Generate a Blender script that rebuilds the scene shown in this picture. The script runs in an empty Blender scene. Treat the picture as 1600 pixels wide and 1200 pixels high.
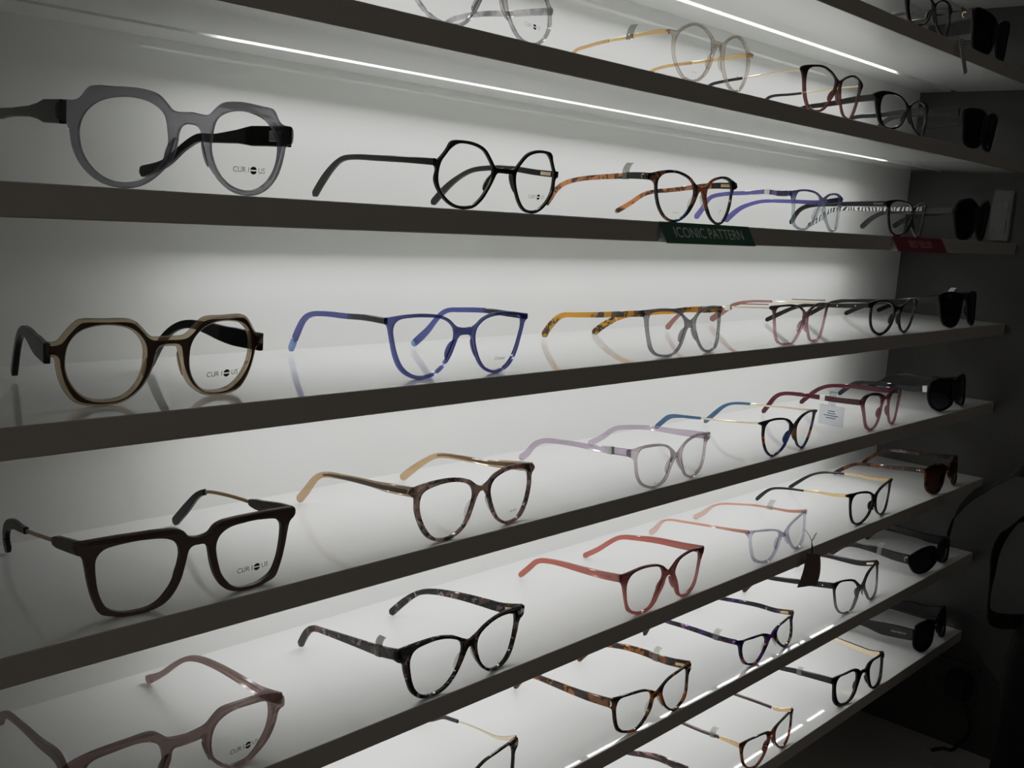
import bpy, bmesh, math, random
from mathutils import Vector, Matrix
from mathutils.geometry import tessellate_polygon

# ------------------------------------------------------------------ constants (millimetres unless noted)
MM = 0.001
SHELF_GAP = 114.256      # pitch of the shelves
SHELF_T = 16.27          # board thickness
DEPTH = 165.03           # front edge (y=0) to back wall
ZB = 1350.0              # height of the fourth shelf above the floor
X0, X1 = -2000.0, 0.0
LED_X0, LED_X1 = -1212.0, -195.0
LED_Y, LED_W, LED_D = 115.0, 10.0, 3.7
def shelf_z(k):
    return ZB - ((7.075 if k == 7 else k) - 3) * SHELF_GAP

col = bpy.context.scene.collection
def link(o):
    col.objects.link(o); return o
def rgb(h):
    h = h.lstrip('#'); v = [int(h[i:i+2], 16) / 255 for i in (0, 2, 4)]
    return tuple(x / 12.92 if x <= .04045 else ((x + .055) / 1.055) ** 2.4 for x in v) + (1.0,)

# ------------------------------------------------------------------ materials
MATS = {}
class NT:
    def __init__(s, name):
        s.m = bpy.data.materials.new(name); s.m.use_nodes = True
        s.t = s.m.node_tree; s.t.nodes.clear()
        s.out = s.n('ShaderNodeOutputMaterial')
    def n(s, typ, **k):
        q = s.t.nodes.new(typ)
        for a, b in k.items():
            if a.startswith('i_'): q.inputs[int(a[2:])].default_value = b
            else: setattr(q, a, b)
        return q
    def l(s, a, b): s.t.links.new(a, b)
    def end(s, sock): s.l(sock, s.out.inputs['Surface']); return s.m

def principled(name, color, rough=.4, metallic=0.0, spec=.5, coat=0.0, noise=0.0, nscale=30, bump=0.0):
    t = NT(name); b = t.n('ShaderNodeBsdfPrincipled')
    b.inputs['Base Color'].default_value = color; b.inputs['Roughness'].default_value = rough
    b.inputs['Metallic'].default_value = metallic; b.inputs['Specular IOR Level'].default_value = spec
    b.inputs['Coat Weight'].default_value = coat; b.inputs['Coat Roughness'].default_value = .08
    if noise or bump:
        tc = t.n('ShaderNodeTexCoord'); nz = t.n('ShaderNodeTexNoise'); nz.inputs['Scale'].default_value = nscale
        nz.inputs['Detail'].default_value = 4
        t.l(tc.outputs['Object'], nz.inputs['Vector'])
        if noise:
            mx = t.n('ShaderNodeMix', data_type='RGBA', blend_type='MULTIPLY'); mx.inputs[0].default_value = noise
            mx.inputs[6].default_value = color; t.l(nz.outputs['Fac'], mx.inputs[7]); t.l(mx.outputs[2], b.inputs['Base Color'])
        if bump:
            bp = t.n('ShaderNodeBump'); bp.inputs['Strength'].default_value = bump; bp.inputs['Distance'].default_value = .0004
            t.l(nz.outputs['Fac'], bp.inputs['Height']); t.l(bp.outputs[0], b.inputs['Normal'])
    return t.end(b.outputs[0])

def emission(name, color, strength):
    t = NT(name); e = t.n('ShaderNodeEmission'); e.inputs[0].default_value = color; e.inputs[1].default_value = strength
    return t.end(e.outputs[0])

def finish_acetate(t, color_sock, op_sock, rough=.16, gloss=.62, color_val=None, op_val=None):
    """see-through plastic: tinted transparency, a coloured body and a clear-coat gloss; edges read darker"""
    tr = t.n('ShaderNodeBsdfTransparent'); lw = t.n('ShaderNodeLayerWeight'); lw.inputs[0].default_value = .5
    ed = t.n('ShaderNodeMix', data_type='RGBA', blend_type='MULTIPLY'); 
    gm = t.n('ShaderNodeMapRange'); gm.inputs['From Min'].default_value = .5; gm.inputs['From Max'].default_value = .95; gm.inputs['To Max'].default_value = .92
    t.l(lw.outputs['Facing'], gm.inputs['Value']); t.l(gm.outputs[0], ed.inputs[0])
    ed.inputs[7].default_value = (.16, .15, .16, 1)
    body = t.n('ShaderNodeBsdfDiffuse'); tl = t.n('ShaderNodeBsdfTranslucent')
    if color_sock is not None:
        t.l(color_sock, ed.inputs[6]); t.l(color_sock, body.inputs[0]); t.l(color_sock, tl.inputs[0])
    else:
        ed.inputs[6].default_value = color_val; body.inputs[0].default_value = color_val; tl.inputs[0].default_value = color_val
    # lighter tint for the see-through share
    lt = t.n('ShaderNodeMix', data_type='RGBA'); lt.inputs[0].default_value = .16; lt.inputs[7].default_value = (1, 1, 1, 1)
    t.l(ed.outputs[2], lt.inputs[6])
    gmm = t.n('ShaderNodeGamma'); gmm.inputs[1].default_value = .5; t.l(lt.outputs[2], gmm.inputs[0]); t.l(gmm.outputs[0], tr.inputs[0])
    bt = t.n('ShaderNodeMixShader'); bt.inputs[0].default_value = .7; t.l(body.outputs[0], bt.inputs[1]); t.l(tl.outputs[0], bt.inputs[2])
    mx = t.n('ShaderNodeMixShader'); t.l(tr.outputs[0], mx.inputs[1]); t.l(bt.outputs[0], mx.inputs[2])
    if op_sock is not None:
        s1 = t.n('ShaderNodeMath', operation='SUBTRACT'); s1.inputs[0].default_value = 1; t.l(op_sock, s1.inputs[1])
        s2 = t.n('ShaderNodeMath', operation='SQRT'); t.l(s1.outputs[0], s2.inputs[0])
        s3 = t.n('ShaderNodeMath', operation='SUBTRACT'); s3.inputs[0].default_value = 1; t.l(s2.outputs[0], s3.inputs[1]); t.l(s3.outputs[0], mx.inputs[0])
    else: mx.inputs[0].default_value = 1 - math.sqrt(1 - op_val)
    gl = t.n('ShaderNodeBsdfGlossy'); gl.inputs['Roughness'].default_value = rough * .5; gl.inputs[0].default_value = (1, 1, 1, 1)
    fr = t.n('ShaderNodeFresnel'); fr.inputs[0].default_value = 1.48
    fm = t.n('ShaderNodeMath', operation='MULTIPLY'); fm.inputs[1].default_value = gloss; t.l(fr.outputs[0], fm.inputs[0])
    o = t.n('ShaderNodeMixShader'); t.l(fm.outputs[0], o.inputs[0]); t.l(mx.outputs[0], o.inputs[1]); t.l(gl.outputs[0], o.inputs[2])
    return t.end(o.outputs[0])

def clear(name, color, op):
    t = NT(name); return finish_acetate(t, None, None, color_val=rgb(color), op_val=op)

def gradient(name, top, bottom, op_top, op_bot, z0, z1):
    t = NT(name); tc = t.n('ShaderNodeTexCoord'); sx = t.n('ShaderNodeSeparateXYZ'); t.l(tc.outputs['Object'], sx.inputs[0])
    mr = t.n('ShaderNodeMapRange', interpolation_type='SMOOTHSTEP'); mr.inputs['From Min'].default_value = z0 * MM; mr.inputs['From Max'].default_value = z1 * MM
    t.l(sx.outputs['Z'], mr.inputs['Value'])
    mx = t.n('ShaderNodeMix', data_type='RGBA'); mx.inputs[6].default_value = rgb(bottom); mx.inputs[7].default_value = rgb(top); t.l(mr.outputs[0], mx.inputs[0])
    om = t.n('ShaderNodeMapRange'); om.inputs['To Min'].default_value = op_bot; om.inputs['To Max'].default_value = op_top; t.l(mr.outputs[0], om.inputs['Value'])
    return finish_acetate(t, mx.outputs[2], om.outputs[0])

def tortoise(name, base, spots, scale=150, op=.93, thr=.52, seed=0.0, stretch=(1, 1, 1), soft=.05):
    """mottled acetate: base colour with blotches of each spot colour"""
    t = NT(name); tc = t.n('ShaderNodeTexCoord'); mp = t.n('ShaderNodeMapping'); t.l(tc.outputs['Object'], mp.inputs[0])
    mp.inputs['Scale'].default_value = stretch
    cur = None
    for i, (c, th) in enumerate(spots):
        ad = t.n('ShaderNodeVectorMath', operation='ADD'); ad.inputs[1].default_value = (seed + i * 3.7, seed * 1.3 - i * 2.1, i * 5.3 + seed)
        t.l(mp.outputs[0], ad.inputs[0])
        nz = t.n('ShaderNodeTexNoise'); nz.inputs['Scale'].default_value = scale * (1 + .35 * i); nz.inputs['Detail'].default_value = 2.5; nz.inputs['Distortion'].default_value = .8
        t.l(ad.outputs[0], nz.inputs['Vector'])
        mr = t.n('ShaderNodeMapRange', interpolation_type='SMOOTHSTEP'); mr.inputs['From Min'].default_value = th - soft; mr.inputs['From Max'].default_value = th + soft
        t.l(nz.outputs['Fac'], mr.inputs['Value'])
        mx = t.n('ShaderNodeMix', data_type='RGBA'); mx.inputs[7].default_value = rgb(c)
        if cur is None: mx.inputs[6].default_value = rgb(base)
        else: t.l(cur, mx.inputs[6])
        t.l(mr.outputs[0], mx.inputs[0]); cur = mx.outputs[2]
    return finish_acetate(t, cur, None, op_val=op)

def two_tone_tort(name, top, bottom_base, spots, z0, z1, scale=120, op=.92, seed=0):
    """solid brow colour fading into mottled lower rims"""
    t = NT(name); tc = t.n('ShaderNodeTexCoord'); sx = t.n('ShaderNodeSeparateXYZ'); t.l(tc.outputs['Object'], sx.inputs[0])
    cur = None
    for i, (c, th) in enumerate(spots):
        ad = t.n('ShaderNodeVectorMath', operation='ADD'); ad.inputs[1].default_value = (seed + i * 3.1, i * 4.7, seed); t.l(tc.outputs['Object'], ad.inputs[0])
        nz = t.n('ShaderNodeTexNoise'); nz.inputs['Scale'].default_value = scale; nz.inputs['Detail'].default_value = 2; t.l(ad.outputs[0], nz.inputs['Vector'])
        mr = t.n('ShaderNodeMapRange', interpolation_type='SMOOTHSTEP'); mr.inputs['From Min'].default_value = th - .05; mr.inputs['From Max'].default_value = th + .05; t.l(nz.outputs['Fac'], mr.inputs['Value'])
        mx = t.n('ShaderNodeMix', data_type='RGBA'); mx.inputs[7].default_value = rgb(c)
        if cur is None: mx.inputs[6].default_value = rgb(bottom_base)
        else: t.l(cur, mx.inputs[6])
        t.l(mr.outputs[0], mx.inputs[0]); cur = mx.outputs[2]
    zr = t.n('ShaderNodeMapRange', interpolation_type='SMOOTHSTEP'); zr.inputs['From Min'].default_value = z0 * MM; zr.inputs['From Max'].default_value = z1 * MM; t.l(sx.outputs['Z'], zr.inputs['Value'])
    mx = t.n('ShaderNodeMix', data_type='RGBA'); mx.inputs[7].default_value = rgb(top); t.l(cur, mx.inputs[6]); t.l(zr.outputs[0], mx.inputs[0])
    return finish_acetate(t, mx.outputs[2], None, op_val=op)

def zebra(name):
    t = NT(name); tc = t.n('ShaderNodeTexCoord'); wv = t.n('ShaderNodeTexWave'); wv.inputs['Scale'].default_value = 75; wv.inputs['Distortion'].default_value = 7; wv.inputs['Detail Scale'].default_value = 1.5
    wv.bands_direction = 'Y'; t.l(tc.outputs['Object'], wv.inputs['Vector'])
    cr = t.n('ShaderNodeValToRGB'); cr.color_ramp.elements[0].position = .45; cr.color_ramp.elements[1].position = .55
    cr.color_ramp.elements[0].color = rgb('1a1a1c'); cr.color_ramp.elements[1].color = rgb('c9cbcc'); t.l(wv.outputs[0], cr.inputs[0])
    b = t.n('ShaderNodeBsdfPrincipled'); b.inputs['Roughness'].default_value = .35; t.l(cr.outputs[0], b.inputs['Base Color'])
    return t.end(b.outputs[0])

def lens_material(name, tint, dark=0.0, refl=.8):
    t = NT(name); tr = t.n('ShaderNodeBsdfTransparent'); tr.inputs[0].default_value = tint
    gl = t.n('ShaderNodeBsdfGlossy'); gl.inputs['Roughness'].default_value = .03
    fr = t.n('ShaderNodeFresnel'); fr.inputs[0].default_value = 1.45
    fm = t.n('ShaderNodeMath', operation='MULTIPLY'); fm.inputs[1].default_value = refl; t.l(fr.outputs[0], fm.inputs[0])
    o = t.n('ShaderNodeMixShader'); t.l(fm.outputs[0], o.inputs[0]); t.l(tr.outputs[0], o.inputs[1]); t.l(gl.outputs[0], o.inputs[2])
    return t.end(o.outputs[0])

def M(key):
    if key not in MATS: MATS[key] = BUILD[key]()
    return MATS[key]

def solid(name, h, rough=.22, spec=.5): return lambda: principled(name, rgb(h), rough, spec=spec)
BUILD = {
 'black': solid('black acetate', '0b0b0c', .26, .28), 'softblack': solid('matt black acetate', '0f0f10', .4, .25), 'blackwood': lambda: principled('dark brown matt acetate', rgb('56443a'), .42, noise=.5, nscale=160),
 'darkbrown': solid('black brown acetate', '15110e', .26, .3), 'darkend': solid('dark temple tip', '15151a', .3, .3),
 'gold': lambda: principled('polished gold metal', rgb('d9b98a'), .22, metallic=1), 'palegold': lambda: principled('pale gold metal', rgb('e3cdb0'), .2, metallic=1),
 'dullgold': lambda: principled('brushed gold metal', rgb('ab9270'), .32, metallic=1), 'silver': lambda: principled('silver metal', rgb('c9c9c6'), .2, metallic=1),
 'smoke': lambda: clear('smoky grey clear acetate', '8d8b95', .36), 'clearnose': lambda: clear('clear nose pad plastic', 'cfcfd2', .15),
 'honey': lambda: clear('clear honey acetate', 'c9b391', .32), 'brownlayer': lambda: clear('brown acetate layer', '5a3014', .93),
 'blue': lambda: clear('clear blue acetate', '2c3c98', .62), 'bluelight': lambda: clear('pale blue acetate', '6f93c8', .5), 'navydark': solid('dark navy acetate', '191b33', .25),
 'greyclear': lambda: clear('clear grey acetate', '85838a', .4), 'amberbars': lambda: tortoise('amber acetate with dark bars', 'dba21c', [('1d1510', .56)], 55, .85, seed=2.0, soft=.02),
 'amberspot': lambda: tortoise('amber acetate with dark spots', 'd9a428', [('1d1510', .5)], 200, .9, seed=1.0, soft=.03),
 'pinkfade': lambda: gradient('burgundy fading to pale pink acetate', '5b2c37', 'cfa0ac', .92, .42, 12, 40), 'pinktip': lambda: clear('dusty pink acetate', 'a97870', .75),
 'lavfade': lambda: gradient('lavender fading to clear acetate', '5a5599', 'b9c8cf', .8, .25, 20, 38), 'lavender': lambda: clear('lavender acetate', '6361a8', .75),
 'crystalpink': lambda: clear('pinkish crystal acetate', 'b9a9b0', .25), 'mauve': lambda: clear('mauve crystal acetate', 'b8a6bc', .35),
 'beige': lambda: clear('clear beige acetate', 'c7a67e', .62), 'core': solid('dark metal core', '3a3020', .4),
 'torttaupe': lambda: tortoise('taupe and black mottled acetate', 'a08076', [('15100f', .53), ('c5aaa0', .6)], 80, .88, seed=3.0),
 'tortblue': lambda: tortoise('brown tortoise acetate with blue flecks', '1d110c', [('a9683c', .58), ('1f7fb5', .62)], 60, .95, seed=4.0),
 'torttan': lambda: tortoise('tan tortoise acetate', '3a2012', [('cf915d', .47), ('2a1810', .6)], 65, .95, seed=1.5), 'ambertip': lambda: clear('amber tip acetate', 'a85a32', .85),
 'blackblue': lambda: two_tone_tort('black fading to blue and amber acetate', '0e0d0f', '16161c', [('2b4a8f', .5), ('a9641c', .58)], 18, 34, 70, .95, seed=2.0),
 'bluetip': lambda: clear('steel blue acetate', '486f92', .85),
 'wine': lambda: clear('burgundy acetate', '661f36', .95), 'winefade': lambda: gradient('burgundy fading to rose acetate', '5a1f2f', 'a0606e', .95, .72, 25, 42),
 'navyclear': lambda: clear('dark navy clear acetate', '1d222d', .88),
 'rosebrown': lambda: clear('rose brown crystal acetate', '967772', .42), 'redtip': lambda: clear('dark red acetate', '6a1c1c', .85),
 'tortblack': lambda: tortoise('black acetate with pale flecks', '121014', [('7a5c50', .57), ('b9aab8', .63)], 110, .97, seed=5.0),
 'redfade': lambda: gradient('deep red fading to coral acetate', '74221f', 'bd6e63', .93, .72, 14, 42), 'coral': lambda: clear('coral pink acetate', 'ba6355', .78),
 'lilac': lambda: clear('lilac crystal acetate', 'c6c6dc', .16), 'pinkrod': lambda: clear('pale pink acetate', 'e0a08d', .75), 'pinkpaddle': lambda: clear('blush acetate', 'e6b9ae', .6),
 'tortsun': lambda: tortoise('brown tortoise acetate', '3f1f13', [('8d5526', .55)], 90, .96, seed=6.0),
 'tortcopper': lambda: tortoise('dark acetate with copper and blue', '17110f', [('a0623f', .56), ('2b7f95', .66)], 80, .96, seed=7.0),
 'tortclassic': lambda: tortoise('classic tortoise acetate', '24110b', [('b3701f', .56)], 75, .97, seed=8.0),
 'tortpurple': lambda: tortoise('black and purple mottled acetate', '100c13', [('5f2d92', .54), ('c98f55', .63)], 75, .97, seed=9.0),
 'blackfade': lambda: gradient('black fading to clear grey acetate', '0b0b0c', '6e6e72', .97, .5, 14, 34),
 'tortpink': lambda: tortoise('pink mottled acetate', '3b1e24', [('c69494', .52), ('2a141a', .62)], 95, .93, seed=3.3, stretch=(1, .5, 1.6)),
 'blackamber': lambda: two_tone_tort('black brow over amber tortoise acetate', '0d0c0c', '3a1a0d', [('9a4d1d', .5)], 27, 38, 90, .96, seed=5.0),
 'plum': solid('dark plum acetate', '33191c', .3),
 'clearbeige': lambda: clear('clear champagne acetate', 'd6cbbe', .14), 'amberthin': lambda: clear('clear amber acetate', 'd2a56a', .6),
 'redbrown': lambda: gradient('dark red fading to rose brown acetate', '351316', '8c4a40', .96, .82, 14, 38),
 'zebra': lambda: zebra('zebra stripe lining'), 'greytort': lambda: tortoise('crystal acetate with black flecks', 'cfc8ca', [('1d1917', .6), ('9d9da4', .55)], 80, .3, seed=2.5, soft=.06),
 'smokesolid': lambda: clear('dark grey clear acetate', '2b2b2d', .85),
 'lens': lambda: lens_material('clear demo lens', (.955, .96, .955, 1)), 'darklens': lambda: lens_material('near black sun lens', (.012, .013, .018, 1), refl=.55), 'gradlens': lambda: lens_material('smoky sun lens', (.05, .055, .075, 1), refl=.6), 'brownlens': lambda: lens_material('brown sun lens', (.06, .022, .014, 1), refl=.6),
 'ink': solid('black print', '1b1b1b', .6), 'greyink': solid('grey print', '6d6d68', .6), 'whiteink': solid('pale print', 'a6a6a2', .6),
 'sticker': lambda: clear('white translucent sticker', 'e8ebe8', .55), 'greysticker': lambda: clear('grey translucent sticker', 'b3b7b1', .6), 'silversticker': lambda: principled('silver sticker', rgb('a9a9ab'), .3, metallic=.4), 'whitesticker': solid('white paper sticker', 'cfcfca', .6),
 'clearcard': lambda: clear('clear plastic card', 'd3d6dc', .35),
}

# ------------------------------------------------------------------ mesh helpers
def mesh_obj(name, verts, faces, mat, parent=None, smooth=30):
    me = bpy.data.meshes.new(name)
    me.from_pydata([tuple(c * MM for c in v) for v in verts], [], faces); me.update()
    bm = bmesh.new(); bm.from_mesh(me); bmesh.ops.recalc_face_normals(bm, faces=bm.faces); bm.to_mesh(me); bm.free()
    if smooth:
        me.polygons.foreach_set('use_smooth', [True] * len(me.polygons)); me.set_sharp_from_angle(angle=math.radians(smooth))
    if mat: me.materials.append(mat)
    o = link(bpy.data.objects.new(name, me))
    if parent: o.parent = parent
    return o

class MB:
    """collects shapes of ONE part"""
    def __init__(s): s.v = []; s.f = []
    def add(s, v, f):
        b = len(s.v); s.v += [tuple(q) for q in v]; s.f += [[i + b for i in q] for q in f]; return s
    def box(s, x0, x1, y0, y1, z0, z1, b=0.0):
        if b <= 0:
            v = [(x, y, z) for x in (x0, x1) for y in (y0, y1) for z in (z0, z1)]
            return s.add(v, [(0, 1, 3, 2), (4, 6, 7, 5), (0, 4, 5, 1), (2, 3, 7, 6), (0, 2, 6, 4), (1, 5, 7, 3)])
        bm = bmesh.new(); bmesh.ops.create_cube(bm, size=1)
        for q in bm.verts: q.co = ((x0 + x1) / 2 + q.co.x * (x1 - x0), (y0 + y1) / 2 + q.co.y * (y1 - y0), (z0 + z1) / 2 + q.co.z * (z1 - z0))
        bmesh.ops.bevel(bm, geom=bm.edges[:], offset=b, segments=2, affect='EDGES')
        bm.verts.index_update()
        s.add([q.co[:] for q in bm.verts], [[q.index for q in f.verts] for f in bm.faces]); bm.free(); return s
    def sweep(s, path, secs, cap=True):
        """secs: one list of 3D points (a ring) per station"""
        n = len(secs[0]); v = [q for r in secs for q in r]; f = []
        for i in range(len(secs) - 1):
            for j in range(n):
                f.append((i * n + j, i * n + (j + 1) % n, (i + 1) * n + (j + 1) % n, (i + 1) * n + j))
        if cap: f.append(list(range(n))[::-1]); f.append(list(range((len(secs) - 1) * n, len(secs) * n)))
        return s.add(v, f)
    def tube(s, pts, r, n=8):
        pts = [Vector(q) for q in pts]; secs = []
        for i, q in enumerate(pts):
            t = (pts[min(i + 1, len(pts) - 1)] - pts[max(i - 1, 0)]).normalized()
            a = t.cross(Vector((0, 0, 1)));  a = a.normalized() if a.length > .05 else t.cross(Vector((1, 0, 0))).normalized()
            b = t.cross(a); rr = r[i] if isinstance(r, (list, tuple)) else r
            secs.append([q + (a * math.cos(k * 2 * math.pi / n) + b * math.sin(k * 2 * math.pi / n)) * rr for k in range(n)])
        return s.sweep(pts, secs)
    def build(s, name, mat, parent=None, smooth=30): return mesh_obj(name, s.v, s.f, mat, parent, smooth)

def catmull(pts, closed=False, per=6):
    n = len(pts); out = []
    rng = range(n) if closed else range(n - 1)
    for i in rng:
        g = (lambda j: pts[j % n]) if closed else (lambda j: pts[max(0, min(n - 1, j))])
        p0, p1, p2, p3 = g(i - 1), g(i), g(i + 1), g(i + 2)
        def kn(a, b): return max(math.dist(a, b) ** .5, 1e-4)
        t0 = 0; t1 = t0 + kn(p0, p1); t2 = t1 + kn(p1, p2); t3 = t2 + kn(p2, p3)
        for s_ in range(per):
            t = t1 + (t2 - t1) * s_ / per; r = []
            for d in range(len(p1)):
                a1 = (t1 - t) / (t1 - t0) * p0[d] + (t - t0) / (t1 - t0) * p1[d]
                a2 = (t2 - t) / (t2 - t1) * p1[d] + (t - t1) / (t2 - t1) * p2[d]
                a3 = (t3 - t) / (t3 - t2) * p2[d] + (t - t2) / (t3 - t2) * p3[d]
                b1 = (t2 - t) / (t2 - t0) * a1 + (t - t0) / (t2 - t0) * a2
                b2 = (t3 - t) / (t3 - t1) * a2 + (t - t1) / (t3 - t1) * a3
                r.append((t2 - t) / (t2 - t1) * b1 + (t - t1) / (t2 - t1) * b2)
            out.append(tuple(r))
    if not closed: out.append(tuple(pts[-1]))
    return out

def resample(pts, step, closed=False):
    q = list(pts) + ([pts[0]] if closed else []); L = [0]
    for a, b in zip(q, q[1:]): L.append(L[-1] + math.dist(a, b))
    n = max(4, int(round(L[-1] / step))); out = []; j = 0
    for i in range(n if closed else n + 1):
        t = L[-1] * i / n
        while j < len(L) - 2 and L[j + 1] < t: j += 1
        d = L[j + 1] - L[j]; f = 0 if d < 1e-9 else (t - L[j]) / d
        out.append(tuple(a + (b - a) * f for a, b in zip(q[j], q[j + 1])))
    return out

def smooth_poly(pts, it, closed=True):
    for _ in range(it):
        n = len(pts)
        pts = [tuple(.25 * a + .5 * b + .25 * c for a, b, c in zip(pts[i - 1], pts[i], pts[(i + 1) % n])) if closed or 0 < i < n - 1 else pts[i] for i in range(n)]
    return pts

def pairs2(l): return [(l[i], l[i + 1]) for i in range(0, len(l), 2)]
def pairs3(l): return [(l[i], l[i + 1], l[i + 2]) for i in range(0, len(l), 3)]

def seg_dist(p, poly):
    best = 1e9
    for i in range(len(poly)):
        a = poly[i - 1]; b = poly[i]; dx, dy = b[0] - a[0], b[1] - a[1]; q = dx * dx + dy * dy
        t = 0 if q < 1e-12 else max(0, min(1, ((p[0] - a[0]) * dx + (p[1] - a[1]) * dy) / q))
        best = min(best, (a[0] + dx * t - p[0]) ** 2 + (a[1] + dy * t - p[1]) ** 2)
    return math.sqrt(best)

def offset_poly(poly, d):
    """move a closed polygon inward by d (counter-clockwise = positive area)"""
    n = len(poly); area = sum(poly[i - 1][0] * poly[i][1] - poly[i][0] * poly[i - 1][1] for i in range(n)); sg = 1 if area > 0 else -1
    out = []
    for i in range(n):
        a, b = poly[i - 1], poly[(i + 1) % n]; tx, ty = b[0] - a[0], b[1] - a[1]; L = math.hypot(tx, ty) or 1
        out.append((poly[i][0] - ty / L * d * sg, poly[i][1] + tx / L * d * sg))
    return out

KB = 7.0 / 68 ** 2        # face-form curve of a frame front: how far the sides sweep back

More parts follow.
